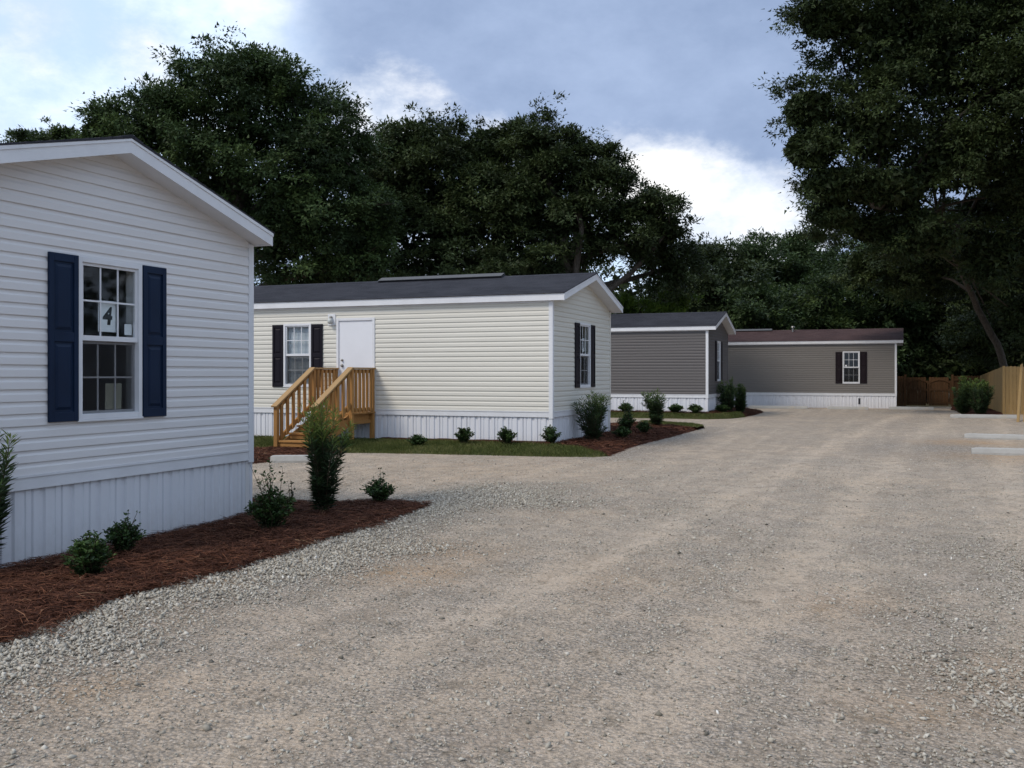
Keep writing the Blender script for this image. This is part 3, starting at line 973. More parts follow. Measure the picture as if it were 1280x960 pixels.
def paper(name, label, cat, base, mp, u0, u1, z0, z1, d, mat, curl=.006):
    mb = MB(); n = 6
    o = empty(name, base.location, label, cat) if False else None
    vs = []
    for i in range(n + 1):
        for j in range(n + 1):
            u = u0 + (u1 - u0) * i / n; z = z0 + (z1 - z0) * j / n
            vs.append(mp(u, z, d - curl * ((i / n - .5) ** 2) * 2 - curl * (1 - j / n) ** 2))
    fs = [(i * (n + 1) + j, (i + 1) * (n + 1) + j, (i + 1) * (n + 1) + j + 1, i * (n + 1) + j + 1) for i in range(n) for j in range(n)]
    me = bpy.data.meshes.new(name); me.from_pydata(vs, [], fs); me.materials.append(mat)
    ob = link(name, me, None, base.location)
    sm = ob.modifiers.new('thick', 'SOLIDIFY'); sm.thickness = .0008
    return tag(ob, label, cat)


p4 = paper('paper_sign', 'white paper number sign behind the glass between the navy shutters', 'sign', h1, g1, 2.165, 2.40, 2.075, 2.385, -.028, M['paper'], .0)
digit('4', .235, M['ink'], p4, g1, 2.283, 2.225, -.0262, 1)
p3 = paper('paper_sign', 'small white paper number sign in the end window of the cream home', 'sign', h2, g2, 2.25, 2.46, 2.20, 2.52, -.030, M['paper'], .0)
digit('3', .23, M['ink'], p3, g2, 2.355, 2.36, -.0282, 1)
paper('paper_sheet', 'yellowed paper sheet taped low behind the screened sash of the white home', 'paper', h1, g1, 2.28, 2.50, 1.30, 1.56, -.043, M['old_paper'])
paper('paper_card', 'small white card low at the right of the upper sash near the number sign', 'paper', h1, g1, 2.52, 2.622, 2.055, 2.165, -.028, M['paper'], .0)

# ------------------------------------------------------------------ wooden steps of the cream home
st = empty('wooden_steps', (-7.03, 20.13, 0), 'raw pine entry steps with railings below the white door', 'steps')
XR, XL = -4.42, -5.42          # local x of the railings (right, left)
Y1, Y2 = -1.06, -2.46          # end of the landing, foot of the stairs
DZ = .78
WD = M['pine']


def wbox(name, m, *a): q = MB(); q.box(*a); return q.build(name, m, st, bevel=.004)
def wbeam(name, m, p0, p1, w, h, up=(0, 0, 1)): q = MB(); q.beam(p0, p1, w, h, up); return q.build(name, m, st, bevel=.004)


for i in range(7):
    y = -.045 - i * .146
    wbox('deck_board', M['pine_x'], XL - .06, XR + .06, y - .14, y, DZ - .036 + random.uniform(-.001, .001), DZ)
for x in (XL, XR):
    for y in (-.10, Y1 + .03):
        wbox('post', WD, x - .045, x + .045, y - .045, y + .045, -.1, 1.77)
    wbox('post', WD, x - .045, x + .045, Y2 - .045, Y2 + .045, -.1, .96)
    wbox('rim_joist', M['pine_x'], x - .018 + (.066 if x == XL else -.066), x + .018 + (.066 if x == XL else -.066), Y1 - .015, -.05, DZ - .21, DZ - .037)
    wbeam('cross_brace', M['pine_x'], (x + (.03 if x == XL else -.03), -.15, .56), (x + (.03 if x == XL else -.03), Y1 + .08, .56), .035, .09)
    wbox('top_rail', M['pine_flat'], x - .07, x + .07, Y1 - .03, -.04, 1.772, 1.808)
    wbox('side_rail', WD, x - .02, x + .02, Y1 + .078, -.148, 1.68, 1.768)
    wbox('bottom_rail', WD, x - .02, x + .02, Y1 + .078, -.148, .80, .885)
    nb = 5
    for i in range(nb):
        y = -.148 + (Y1 + .078 + .148) * (i + .5) / nb
        wbox('baluster', WD, x + .021, x + .057, y - .045, y + .045, .79, 1.76)
    # stair railing
    wbeam('stair_rail', M['pine_flat'], (x, Y1 + .0, 1.80), (x, Y2 - .10, .955), .14, .036)
    wbeam('side_rail', WD, (x, Y1 - .02, 1.73), (x, Y2 + .04, .91), .038, .085)
    wbeam('bottom_rail', WD, (x, Y1 - .02, .97), (x, Y2 + .04, .22), .038, .10)
    nb = 6
    for i in range(nb):
        f = (i + .75) / (nb + .35)
        y = Y1 + (Y2 - Y1) * f
        z_lo, z_hi = .97 - .75 * f - .06, 1.73 - .82 * f + .02
        q = MB(); xo = x + .021; k = .044; dz = .58 * k
        q.hexa([(xo, y - k, z_lo - dz), (xo + .036, y - k, z_lo - dz), (xo + .036, y + k, z_lo + dz), (xo, y + k, z_lo + dz),
                (xo, y - k, z_hi - dz), (xo + .036, y - k, z_hi - dz), (xo + .036, y + k, z_hi + dz), (xo, y + k, z_hi + dz)])
        q.build('baluster', WD, st, bevel=.003)
    # saw-tooth stringer
    xs_ = x + (.05 if x == XL else -.088)
    q = MB(); q.prism([(Y1, DZ - .04), (Y1, DZ - .32), (Y2 + .18, .02), (Y2 + .02, .02), (Y2 + .02, .17)], lambda p, a: (a, p[0], p[1]), xs_, xs_ + .038)
    q.build('stringer', M['pine_x'], st)
for i in range(4):
    z = .19 + i * .148; y = Y2 + .02 + i * .345
    wbox('tread', M['pine_x'], XL + .05, XR - .05, y - .03, y + .115, z, z + .038)
    wbox('tread', M['pine_x'], XL + .05, XR - .05, y + .122, y + .265, z, z + .038)
    wbox('riser_board', M['pine_x'], XL + .091, XR - .091, y - .004, y + .016, z - .095, z - .001)
wbox('riser_board', M['pine_x'], XL + .091, XR - .091, Y1 - .02, Y1 - .002, DZ - .17, DZ - .037)
wbox('beam', M['pine_x'], XL + .046, XR - .046, Y1 + .0, Y1 + .038, DZ - .20, DZ - .037)


# ------------------------------------------------------------------ planting beds (solid mounds with a rim)
def resample(poly, n):
    p = np.array(poly, float); s = np.r_[0, np.cumsum(np.hypot(*np.diff(p[:, :2], axis=0).T))]
    q = np.linspace(0, s[-1], n)
    return np.stack([np.interp(q, s, p[:, i]) for i in range(p.shape[1])], 1)


def loft(name, inner, outer, n, m, z_in, z_out, bump, mat, wob=.05, seed=1, off=0.0):
    """inner/outer polylines in plan, paired by arc length; returns object and a height sampler"""
    a = np.concatenate([resample(s, k) if i == 0 else resample(s, k)[1:] for i, (s, k) in enumerate(inner)])
    b = np.concatenate([resample(s, k) if i == 0 else resample(s, k)[1:] for i, (s, k) in enumerate(outer)])
    n = len(a)
    w = (fbm(np.arange(n) * .23, np.zeros(n), seed, 3) - .5) * wob * 2
    dirv = b - a; ln = np.maximum(np.hypot(*dirv.T), 1e-3)[:, None]
    b = b + dirv / ln * w[:, None]
    t = np.linspace(0, 1, m)[None, :]
    X = a[:, :1] * (1 - t) + b[:, :1] * t; Y = a[:, 1:] * (1 - t) + b[:, 1:] * t
    base = terrain(X, Y)
    nz = fbm(X * 2.3, Y * 2.3, seed + 5, 4)
    Zs = base * t ** .5 * 0 + (z_in * (1 - t) + (z_out + base) * t) + bump * np.sin(np.pi * np.clip(t, .02, 1)) ** .6 * (.4 + 1.2 * nz) + (nz - .5) * .03 * (1 - t ** 6) + off
    Zs[:, -1] = base[:, -1] - .03
    Zs[:, -2] = np.maximum(base[:, -2] + .012, Zs[:, -2])
    v = np.stack([X.ravel(), Y.ravel(), Zs.ravel()], 1)
    i = np.arange((n - 1) * m).reshape(n - 1, m)[:, :-1].ravel()
    f = np.stack([i, i + m, i + m + 1, i + 1], 1)
    o = link(name, np_mesh(name, v, f, mat, None, True)); o['kind'] = 'structure'
    return o, np.stack([X, Y, Zs], 2)


def scatter_on(P, count, seed, tmax=1.0, tmin=0.0):
    """area-weighted random points on a loft"""
    r = np.random.default_rng(seed)
    n, m, _ = P.shape
    A, B, C, D = P[:-1, :-1], P[1:, :-1], P[1:, 1:], P[:-1, 1:]
    ar = np.linalg.norm(np.cross(B - A, D - A), axis=2) + np.linalg.norm(np.cross(B - C, D - C), axis=2)
    j0 = int(tmin * (m - 1)); ar[:, :j0] = 0
    ar[:, max(1, int(tmax * (m - 1))):] = 0
    k = r.choice(ar.size, count, p=ar.ravel() / ar.sum())
    i, j = np.unravel_index(k, ar.shape)
    s, t = r.random((2, count, 1))
    return A[i, j] * (1 - s) * (1 - t) + B[i, j] * s * (1 - t) + C[i, j] * s * t + D[i, j] * (1 - s) * t


def strips(name, pts, lmin, lmax, width, tilt, lift, mat, seed, clumpy=0.0):
    """bent flat needles lying on the ground"""
    r = np.random.default_rng(seed); n = len(pts)
    L_ = r.uniform(lmin, lmax, n)[:, None]
    az = r.uniform(0, 2 * np.pi, n)
    up = r.normal(0, tilt, n)
    d = np.stack([np.cos(az) * np.cos(up), np.sin(az) * np.cos(up), np.sin(up)], 1)
    side = np.stack([-np.sin(az), np.cos(az), r.normal(0, .5, n)], 1) * width / 2
    bend = np.stack([-np.sin(az), np.cos(az), np.zeros(n)], 1) * (r.normal(0, .12, n)[:, None] * L_)
    c = pts + np.array([0, 0, 1.0]) * (r.random(n) ** 2 * lift)[:, None]
    p0, p1, p2 = c - d * L_ / 2, c + bend + np.array([0, 0, .01]), c + d * L_ / 2
    v = np.stack([p0 - side, p0 + side, p1 - side, p1 + side, p2 - side * .4, p2 + side * .4], 1).reshape(-1, 3)
    b = np.arange(n)[:, None] * 6
    f = np.concatenate([b + [0, 1, 3, 2], b + [2, 3, 5, 4]])
    t = np.clip(r.beta(2.0, 2.6, n) + (r.random(n) > .985) * .4, 0, 1)
    return link(name, np_mesh(name, v, f, mat, {'tint': np.r_[t, t]}))


WX = -7.33 + .0
c_near = (WX + .0, 9.88 - 4.4)
# bed of the white home: along the gable, round the corner
inn = [([(WX - .01, 5.0), (WX - .01, 9.88 + .02)], 90), ([(WX - .01, 9.90), (WX - 4.0, 9.90)], 50)]
o_front = [tuple(p) for p in bed1_edge]
o_back = [tuple(PX(*p)[:2]) for p in [(534, 632.5), (503, 626.5), (429, 624), (376, 619.5), (313, 617)]]
lastp = o_back[-1]
o_back.append((WX - 4.0, lastp[1] + .05))
bed1, P1 = loft('mulch_bed', inn, [(o_front, 90), (o_back, 50)], 0, 30, -.085, .0, .075, M['mulch'], .07, 3)
_r = np.random.default_rng(19)
_e = resample([tuple(p) for p in bed1_edge], 3000)
_e = _e + np.stack([np.abs(_r.normal(0, .075, 3000)), _r.normal(0, .03, 3000)], 1) * (vnoise(np.arange(3000) * .012, np.zeros(3000), 4)[:, None] * 1.6)
spill = np.c_[_e, terrain(_e[:, 0], _e[:, 1]) + .018]
s1 = strips('pine_straw', np.concatenate([scatter_on(P1, 52000, 11), scatter_on(P1, 2600, 17, 1.0, .90), spill]), .08, .22, .0042, .16, .05, M['needle'], 12)
tag(s1, 'reddish brown pine straw spread over the bed beside the white home', 'pine straw', kind='stuff')

# lawn strip in front of the cream home
X2, Y2h = -7.03, 20.13
lawn_out = [tuple(PX(*p)[:2]) for p in [(300, 563), (350, 562), (420, 566.5), (480, 567), (560, 568.5), (640, 570), (700, 571.5), (745, 572), (762, 571.0)]]
lawn_out.insert(0, (X2 - 13, lawn_out[0][1] + 1.6))
lawn2, PL2 = loft('lawn', [([(X2 - 13, Y2h), (X2 - .0, Y2h)], 160)], [(lawn_out, 160)], 0, 16, .11, .0, .05, M['turf'], .05, 8)
# bed wrapped round the cream home's end
o2f = [tuple(p) for p in bed2_edge]
o2b = [tuple(PX(*p)[:2]) for p in [(879, 535.5), (855, 531.5), (833, 530.5), (800, 529)]] + [(X2 - 2.5, 27.2)]
inn2 = [([(X2 - .02, Y2h - .05), (X2 - .02, Y2h + 4.6)], 60), ([(X2 - .02, Y2h + 4.6), (X2 - 2.5, Y2h + 4.6)], 40)]
bed2, P2 = loft('mulch_bed', inn2, [(o2f, 60), (o2b, 40)], 0, 20, .12, .0, .06, M['mulch'], .06, 13, .004)
s2 = strips('pine_straw', scatter_on(P2, 26000, 21), .10, .22, .007, .16, .04, M['needle'], 22)
tag(s2, 'reddish brown pine straw around the end wall of the cream home', 'pine straw', kind='stuff')
# straw patch at the foot of the steps
st_o = [tuple(PX(*p)[:2]) for p in [(290, 584), (320, 580), (370, 575), (400, 570), (432, 566)]]
st_i = [tuple(PX(*p, .03)[:2]) for p in [(290, 562), (330, 562), (380, 557), (415, 556), (440, 556)]]
bed3, P3 = loft('mulch_bed', [(st_i, 40)], [(st_o, 40)], 0, 12, .05, .0, .03, M['mulch'], .05, 17, .006)
s3 = strips('pine_straw', scatter_on(P3, 7000, 23), .10, .22, .006, .16, .03, M['needle'], 24)
tag(s3, 'pine straw patch below the wooden entry steps', 'pine straw', kind='stuff')
# small straw mounds along the cream wall
wm_i = [(X2 - 4.2, Y2h - .0), (X2 - .05, Y2h - .0)]; wm_o = [(X2 - 4.3, Y2h - .28), (X2 - 2.0, Y2h - .34), (X2 + .15, Y2h - .55)]
bed4, P4 = loft('mulch_bed', [(wm_i, 50)], [(wm_o, 50)], 0, 8, .17, .105, .03, M['mulch'], .14, 19, .012)
# grass on the back tip of that bed
gt = [tuple(PX(*p)[:2]) for p in [(881, 535), (868, 531.5), (835, 529), (800, 528)]]
gi = [tuple(PX(*p, .05)[:2]) for p in [(872, 536), (850, 534), (833, 533), (806, 532)]]
lawn3, PL3 = loft('lawn', [(gi, 30)], [(gt, 30)], 0, 8, .075, .01, .03, M['turf'], .03, 27, .012)
# bed of the slate home
X3, Y3 = -6.70, 37.0
tip3 = tuple(PX(955, 515)[:2])
o3f = [(X3 - 9, Y3 - 1.0), (X3 + .15, Y3 - 1.0)]
o3s = [(X3 + .15, Y3 - 1.0), (X3 + .75, Y3 - .2), (X3 + 1.15, Y3 + 1.6), (X3 + 1.3, Y3 + 4.0), tip3, (X3 + .5, tip3[1] + .6)]
bed5, P5 = loft('mulch_bed', [([(X3 - 9, Y3), (X3 - .01, Y3 - .02)], 80), ([(X3 - .01, Y3 - .02), (X3 - .01, Y3 + 5.6)], 60)],
                [(o3f, 80), (o3s, 60)], 0, 14, .22, .0, .05, M['mulch'], .06, 33)
s5 = strips('pine_straw', scatter_on(P5, 14000, 25), .10, .22, .009, .16, .04, M['needle'], 26)
tag(s5, 'reddish brown pine straw around the base of the slate grey home', 'pine straw', kind='stuff')
g_o = [(X3 - 9, Y3 - 1.12), (X3 + .2, Y3 - 1.12), (X3 + .85, Y3 - .25), (X3 + 1.22, Y3 + 1.4)]
g_i = [(X3 - 9, Y3 - .55), (X3 + .0, Y3 - .58), (X3 + .5, Y3 - .1), (X3 + 1.0, Y3 + 1.4)]
lawn5, PL5 = loft('lawn', [(g_i, 70)], [(g_o, 70)], 0, 8, .165, .0, .03, M['turf'], .05, 37, .01)
# bed by the fence
fb_o = [PX(1188, 512)[:2], PX(1205, 520)[:2], PX(1240, 522)[:2], PX(1256, 521)[:2]]
fb_i = [PX(1192, 507)[:2], PX(1215, 506)[:2], (3.95, 50.0), (3.95, 45.4)]
bed6, P6 = loft('mulch_bed', [(fb_i, 30)], [(fb_o, 30)], 0, 10, .06, .0, .04, M['mulch'], .05, 39)


def grass(name, pts, h0, h1, label, seed):
    r = np.random.default_rng(seed); n = len(pts)
    az = r.uniform(0, 2 * np.pi, n); h = r.uniform(h0, h1, n); w = r.uniform(.006, .012, n)
    lean = r.normal(0, .45, (n, 2)) * h[:, None]
    s = np.stack([np.cos(az), np.sin(az), np.zeros(n)], 1) * w[:, None] / 2
    tip = pts + np.stack([lean[:, 0], lean[:, 1], h], 1)
    mid = pts + np.stack([lean[:, 0] * .35, lean[:, 1] * .35, h * .6], 1)
    v = np.stack([pts - s, pts + s, mid + s * .7, tip, mid - s * .7], 1).reshape(-1, 3)
    f = np.arange(n)[:, None] * 5 + np.array([0, 1, 2, 3, 4])
    pt = fbm(pts[:, 0] * 1.3, pts[:, 1] * 1.3, seed, 3)
    t = np.clip(.15 + .7 * r.random(n) * (.5 + pt) + .25 * (pt - .5), 0, 1)
    o = link(name, np_mesh(name, v, f, M['blade'], {'tint': t}))
    return tag(o, label, 'grass', kind='stuff')


grass('grass', scatter_on(PL2, 60000, 41, 1.0, .12), .03, .075, 'mown grass strip along the front of the cream home', 42)
grass('grass', scatter_on(PL3, 5000, 43), .03, .07, 'thin grass on the far tip of the mulch bed', 44)
grass('grass', scatter_on(PL5, 14000, 45), .03, .07, 'thin grass edging below the slate grey home', 46)


# ------------------------------------------------------------------ loose stones
def stones():
    r = np.random.default_rng(91)
    n = 760000
    Zc = np.sqrt(r.uniform(3.2 ** 2, 19 ** 2, n)); Lc = r.uniform(-.60, .60, n) * Zc
    x = FW[0] * Zc + RT[0] * Lc; y = FW[1] * Zc + RT[1] * Lc
    lo = loose_f(x, y); tr = track_f(x, y)
    dens = .16 * (1 - .6 * tr) * (.4 + 1.2 * fbm(x * 1.6, y * .8, 77, 3)) + .8 * lo ** 1.4
    fade = np.clip(1.3 - Zc / 17, .1, 1)
    keep = r.random(n) < dens * fade
    x, y, lo, Zc = x[keep], y[keep], lo[keep], Zc[keep]
    # keep off the houses and beds
    inside = (x < -7.2) & (y < 10)
    a = bed1_edge
    bx = np.interp(y, a[:, 1], a[:, 0]) if a[-1, 1] > a[0, 1] else None
    inside |= (y < a[-1, 1]) & (x < bx + .02) & (y > a[0, 1])
    back_y = np.interp(x, [p[0] for p in o_back[::-1]], [p[1] for p in o_back[::-1]])
    inside |= (x < a[-1, 0]) & (y >= a[-1, 1] - .02) & (y < back_y + .02)
    inside |= (x < a[-1, 0]) & (y < a[-1, 1]) & (x < bx + .02)
    a2 = bed2_edge
    bx2 = np.interp(y, a2[:, 1], a2[:, 0])
    inside |= (y > a2[0, 1]) & (x < bx2 + .02) & (y < 27)
    lo_y = np.interp(x, [p[0] for p in lawn_out], [p[1] for p in lawn_out])
    inside |= (x <= a2[0, 0]) & (y > lo_y - .03) & (y < 27)
    k = ~inside
    x, y, lo, Zc = x[k], y[k], lo[k], Zc[k]
    n = len(x)
    s = np.exp(r.normal(-5.22, .42, n)) * (1 + .55 * lo)
    s = np.clip(s, .0028, .019)
    base = np.array([[-1, -.8, -.3], [1, -.7, .1], [.8, .9, -.1], [-.9, .8, .2], [.1, .1, 1.2], [0, -.1, -1.2]], float)
    v = base[None] * (1 + r.normal(0, .28, (n, 6, 3)) + r.normal(0, .22, (n, 6, 3)))
    v *= np.stack([r.uniform(.7, 1.4, n), r.uniform(.55, 1.1, n), r.uniform(.35, .75, n)], 1)[:, None, :]
    q = r.normal(0, 1, (n, 4)); q[:, 1:3] *= .45
    q /= np.linalg.norm(q, axis=1)[:, None]
    w, a_, b_, c_ = q.T
    Rm = np.stack([1 - 2 * (b_ ** 2 + c_ ** 2), 2 * (a_ * b_ - c_ * w), 2 * (a_ * c_ + b_ * w),
                   2 * (a_ * b_ + c_ * w), 1 - 2 * (a_ ** 2 + c_ ** 2), 2 * (b_ * c_ - a_ * w),
                   2 * (a_ * c_ - b_ * w), 2 * (b_ * c_ + a_ * w), 1 - 2 * (a_ ** 2 + b_ ** 2)], 1).reshape(n, 3, 3)
    v = np.einsum('nij,nkj->nki', Rm, v) * s[:, None, None]
    c = np.stack([x, y, terrain(x, y) + s * .22 + lo * r.random(n) * .012], 1)
    v = (v + c[:, None, :]).reshape(-1, 3)
    fc = np.array([[0, 1, 4], [1, 2, 4], [2, 3, 4], [3, 0, 4], [1, 0, 5], [2, 1, 5], [3, 2, 5], [0, 3, 5]])
    f = (np.arange(n)[:, None, None] * 6 + fc[None]).reshape(-1, 3)
    t = np.clip(r.beta(2.6, 2.2, n) * .92 + .05 * lo + (r.random(n) > .992) * .3 - (r.random(n) > .97) * .4, 0, 1)
    o = link('loose_gravel', np_mesh('loose_gravel', v, f, M['stone'], {'tint': np.repeat(t, 8)}))
    tag(o, 'loose grey crushed stone scattered over the lane', 'gravel', kind='stuff')
    open('/tmp/cnt.txt', 'w').write('stones %d\n' % n)


stones()


# ------------------------------------------------------------------ wheel stops
def wheel_stop(label, p, length, rot, group='concrete wheel stops around the lane', chip=1):
    n = 26; r = np.random.default_rng(int(abs(p[0] * 100)) + 3)
    pr = [(-.085, 0), (-.085, .05), (-.055, .135), (-.035, .15), (.035, .15), (.055, .135), (.085, .05), (.085, 0)]
    mb = MB(); m = len(pr)
    for i in range(n + 1):
        t = -.5 + i / n
        e = min(i, n - i)
        k = (.80, .96, 1.0)[min(e, 2)]; zk = (.86, .97, 1.0)[min(e, 2)]
        for (y, z) in pr:
            mb.v.append((t * length * (1 if e else .995), y * k + r.normal(0, .0015), z * zk + r.normal(0, .0015) * (z > 0)))
    for i in range(n):
        for j in range(m):
            j2 = (j + 1) % m
            mb.f.append((i * m + j, i * m + j2, (i + 1) * m + j2, (i + 1) * m + j))
    mb.f.append(tuple(range(m))); mb.f.append(tuple(n * m + j for j in range(m)))
    o = mb.build('wheel_stop', M['concrete'], None, (p[0], p[1], float(terrain(p[0], p[1])) - .012), bevel=.006)
    o.rotation_euler.z = rot
    return tag(o, label, 'wheel stop', group)


def mid(px0, px1, y): a = PX(px0, y); b = PX(px1, y); return ((a[0] + b[0]) / 2, (a[1] + b[1]) / 2)


wheel_stop('concrete wheel stop in front of the bushes at the fence corner', mid(1193, 1267, 522.5), 2.35, .02)
wheel_stop('concrete wheel stop on sandy soil, middle of the three by the fence', mid(1214, 1288, 548.5), 1.7, -.13)
wheel_stop('nearest concrete wheel stop at the right edge of the lane', mid(1225, 1330, 568.5), 1.9, .02)
wheel_stop('weathered concrete wheel stop on the gravel below the wooden entry steps', mid(346, 408, 578), 1.15, .42)
wheel_stop('long concrete wheel stop in front of the brown gate', mid(1114, 1164, 511.5), 2.0, .0)
wheel_stop('concrete wheel stop below the window side of the taupe home', mid(1036, 1083, 511.5), 1.85, .0)
wheel_stop('concrete wheel stop at the left end of the taupe home skirting', mid(935, 1010, 510.5), 2.8, .0)

# ------------------------------------------------------------------ fences
fe = empty('wooden_fence', (4.07, 45.2, 0), 'yellow pine board fence turning the corner at the right', 'fence')
bw = .14


def fboard(mb, mp, u, h, zb=-.05):
    mb.prism([(u, zb), (u + bw - .009, zb), (u + bw - .009, h - .03), (u + bw - .03, h), (u + .026, h), (u, h - .03)], lambda p, a: mp(p[0], p[1], a), 0, .018)


fx = lambda u, z, d: (u, -d, z)
fy = lambda u, z, d: (-d, u, z)
u = 0.06; i = 0
while u < 9:
    mb = MB(); fboard(mb, fx, u, 1.98 + random.uniform(-.012, .012)); mb.build('board', M['fence_new'], fe)
    u += bw; i += 1
u = .06
while u < 12.3:
    mb = MB(); fboard(mb, fy, u, 1.98 - .40 * u / 12.4 + random.uniform(-.01, .01), -.2); mb.build('board', M['fence_new'], fe); u += bw
mb = MB(); mb.box(-.05, .05, -.05, .05, -.1, 2.0); mb.build('post', M['fence_new'], fe, bevel=.004)
for x in (2.4, 4.8, 7.2):
    mb = MB(); mb.box(x - .045, x + .045, .001, .09, -.1, 1.95); mb.build('post', M['fence_new'], fe)
for y in (2.4, 4.8, 7.2, 9.6):
    mb = MB(); mb.box(.001, .09, y - .045, y + .045, -.2, 1.95 - .4 * y / 12.4); mb.build('post', M['fence_new'], fe)
for z in (.3, 1.0, 1.65):
    mb = MB(); mb.box(.06, 9, .001, .04, z, z + .09); mb.build('rail', M['pine_x'], fe)
# two boards leaning against it
for (x0, x1, lab) in ((1258.5 + 14, 1277, 'upright plank leaning on the yellow fence, left of a pair'), (1281, 1284, 'upright plank leaning on the yellow fence, right of a pair')):
    a = PX(x0, 527.5); Zt = 39.6
    b = PZ(x1, 455, Zt)
    mb = MB(); mb.beam((0, 0, 0), tuple(np.array(b) - np.array(a)), .10, .038, (.35, .93, 0))
    o = mb.build('leaning_plank', M['fence_new'], None, (a[0], a[1], -.02), bevel=.003); tag(o, lab, 'plank', 'planks leaning on the fence')
# back fence with a gate
fk = empty('wooden_fence', (-.1, 57.6, -.08), 'shaded brown board fence behind the brown gate and bushes', 'fence')
mb = MB(); u = 2.85
while u < 4.15: fboard(mb, fx, u, 1.66 + random.uniform(-.01, .01)); u += bw
o = mb.build('boards', M['fence_old'], fk); o['kind'] = 'stuff'
mb = MB(); u = -3
while u < .42: fboard(mb, fx, u, 1.64 + random.uniform(-.01, .01)); u += bw
o = mb.build('boards', M['fence_old'], fk); o['kind'] = 'stuff'
for x in (.45, 2.8):
    mb = MB(); mb.box(x - .06, x + .06, -.08, .04, -.2, 1.72); mb.build('post', M['fence_old'], fk)
for z in (.25, .85, 1.4):
    mb = MB(); mb.box(2.86, 4.15, -.058, -.019, z, z + .09); mb.build('rail', M['fence_old'], fk)
ga = empty('wooden_gate', (-.1, 57.6, -.08), 'brown double board gate with an arched brace near the taupe home', 'gate')
for (a, b) in ((.52, 1.62), (1.64, 2.73)):
    u = a
    while u + bw <= b + .02:
        mb = MB(); fboard(mb, fx, u, 1.58 + random.uniform(-.01, .01), .04); mb.build('board', M['fence_old'], ga); u += bw
    for z in (.15, .85):
        mb = MB(); mb.box(a, b, -.05, -.019, z, z + .09); mb.build('rail', M['fence_old'], ga)
    mb = MB(); n = 10
    for i in range(n):
        t0, t1 = i / n, (i + 1) / n
        g = lambda t: (a + (b - a) * t, -.035, 1.28 + .17 * math.sin(math.pi * t))
        mb.beam(g(t0), g(t1), .03, .09, (0, 0, 1))
    mb.build('arched_brace', M['fence_old'], ga)
    for uu in (a + .04, b - .04):
        mb = MB(); mb.box(uu - .04, uu + .04, -.0655, -.051, .1, 1.4); mb.build('stile', M['fence_old'], ga)


# ------------------------------------------------------------------ foliage
def tri_leaf_mesh(name, c, d, up, L_, W_, mat, tint):
    s = unit(np.cross(d, up)) * (W_ / 2)[:, None]
    v = np.stack([c - s, c + s, c + d * L_[:, None]], 1).reshape(-1, 3)
    return np_mesh(name, v, np.arange(len(c) * 3).reshape(-1, 3), mat, {'tint': tint})


def leaf_mesh(name, c, d, up, L_, W_, mat, tint, fold=.25):
    """c (n,3) base, d unit direction, up approx normal; folded diamond leaf of 2 triangles"""
    s = np.cross(d, up); s /= np.maximum(np.linalg.norm(s, axis=1), 1e-6)[:, None]
    nrm = np.cross(s, d)
    L_ = np.asarray(L_)[:, None]; W_ = np.asarray(W_)[:, None]
    p0 = c; p2 = c + d * L_ - nrm * L_ * .12
    m_ = c + d * L_ * .52
    p1 = m_ + s * W_ / 2 + nrm * W_ * fold; p3 = m_ - s * W_ / 2 + nrm * W_ * fold
    v = np.stack([p0, p1, p2, p3], 1).reshape(-1, 3)
    n = len(c); b = np.arange(n)[:, None] * 4
    f = np.concatenate([b + [0, 1, 2], b + [0, 2, 3]])
    return np_mesh(name, v, f, mat, {'tint': np.r_[tint, tint]})


def unit(v): return v / np.maximum(np.linalg.norm(v, axis=-1, keepdims=True), 1e-6)


def blob_points(blobs, n, r, shell=.55, rmax=.90):
    """clump centres near the surface of a union of ellipsoids, with outward directions"""
    B = np.array(blobs, float)
    vol = (B[:, 3] * B[:, 4] + B[:, 3] * B[:, 5]) ** 1.0
    out, dirs = [], []
    while sum(len(o) for o in out) < n:
        k = r.choice(len(B), n, p=vol / vol.sum())
        d = unit(r.normal(0, 1, (n, 3)) + np.array([0, 0, .18]))
        rad = shell + (rmax - shell) * r.random(n) ** .55
        p = B[k, :3] + d * B[k, 3:6] * rad[:, None]
        q = (p[:, None, :] - B[None, :, :3]) / B[None, :, 3:6]
        dep = np.sqrt((q ** 2).sum(2)); dep[np.arange(n), k] = 9
        ok = (dep.min(1) > .72) | (r.random(n) < .12)
        out.append(p[ok]); dirs.append(d[ok])
    return np.concatenate(out)[:n], np.concatenate(dirs)[:n]


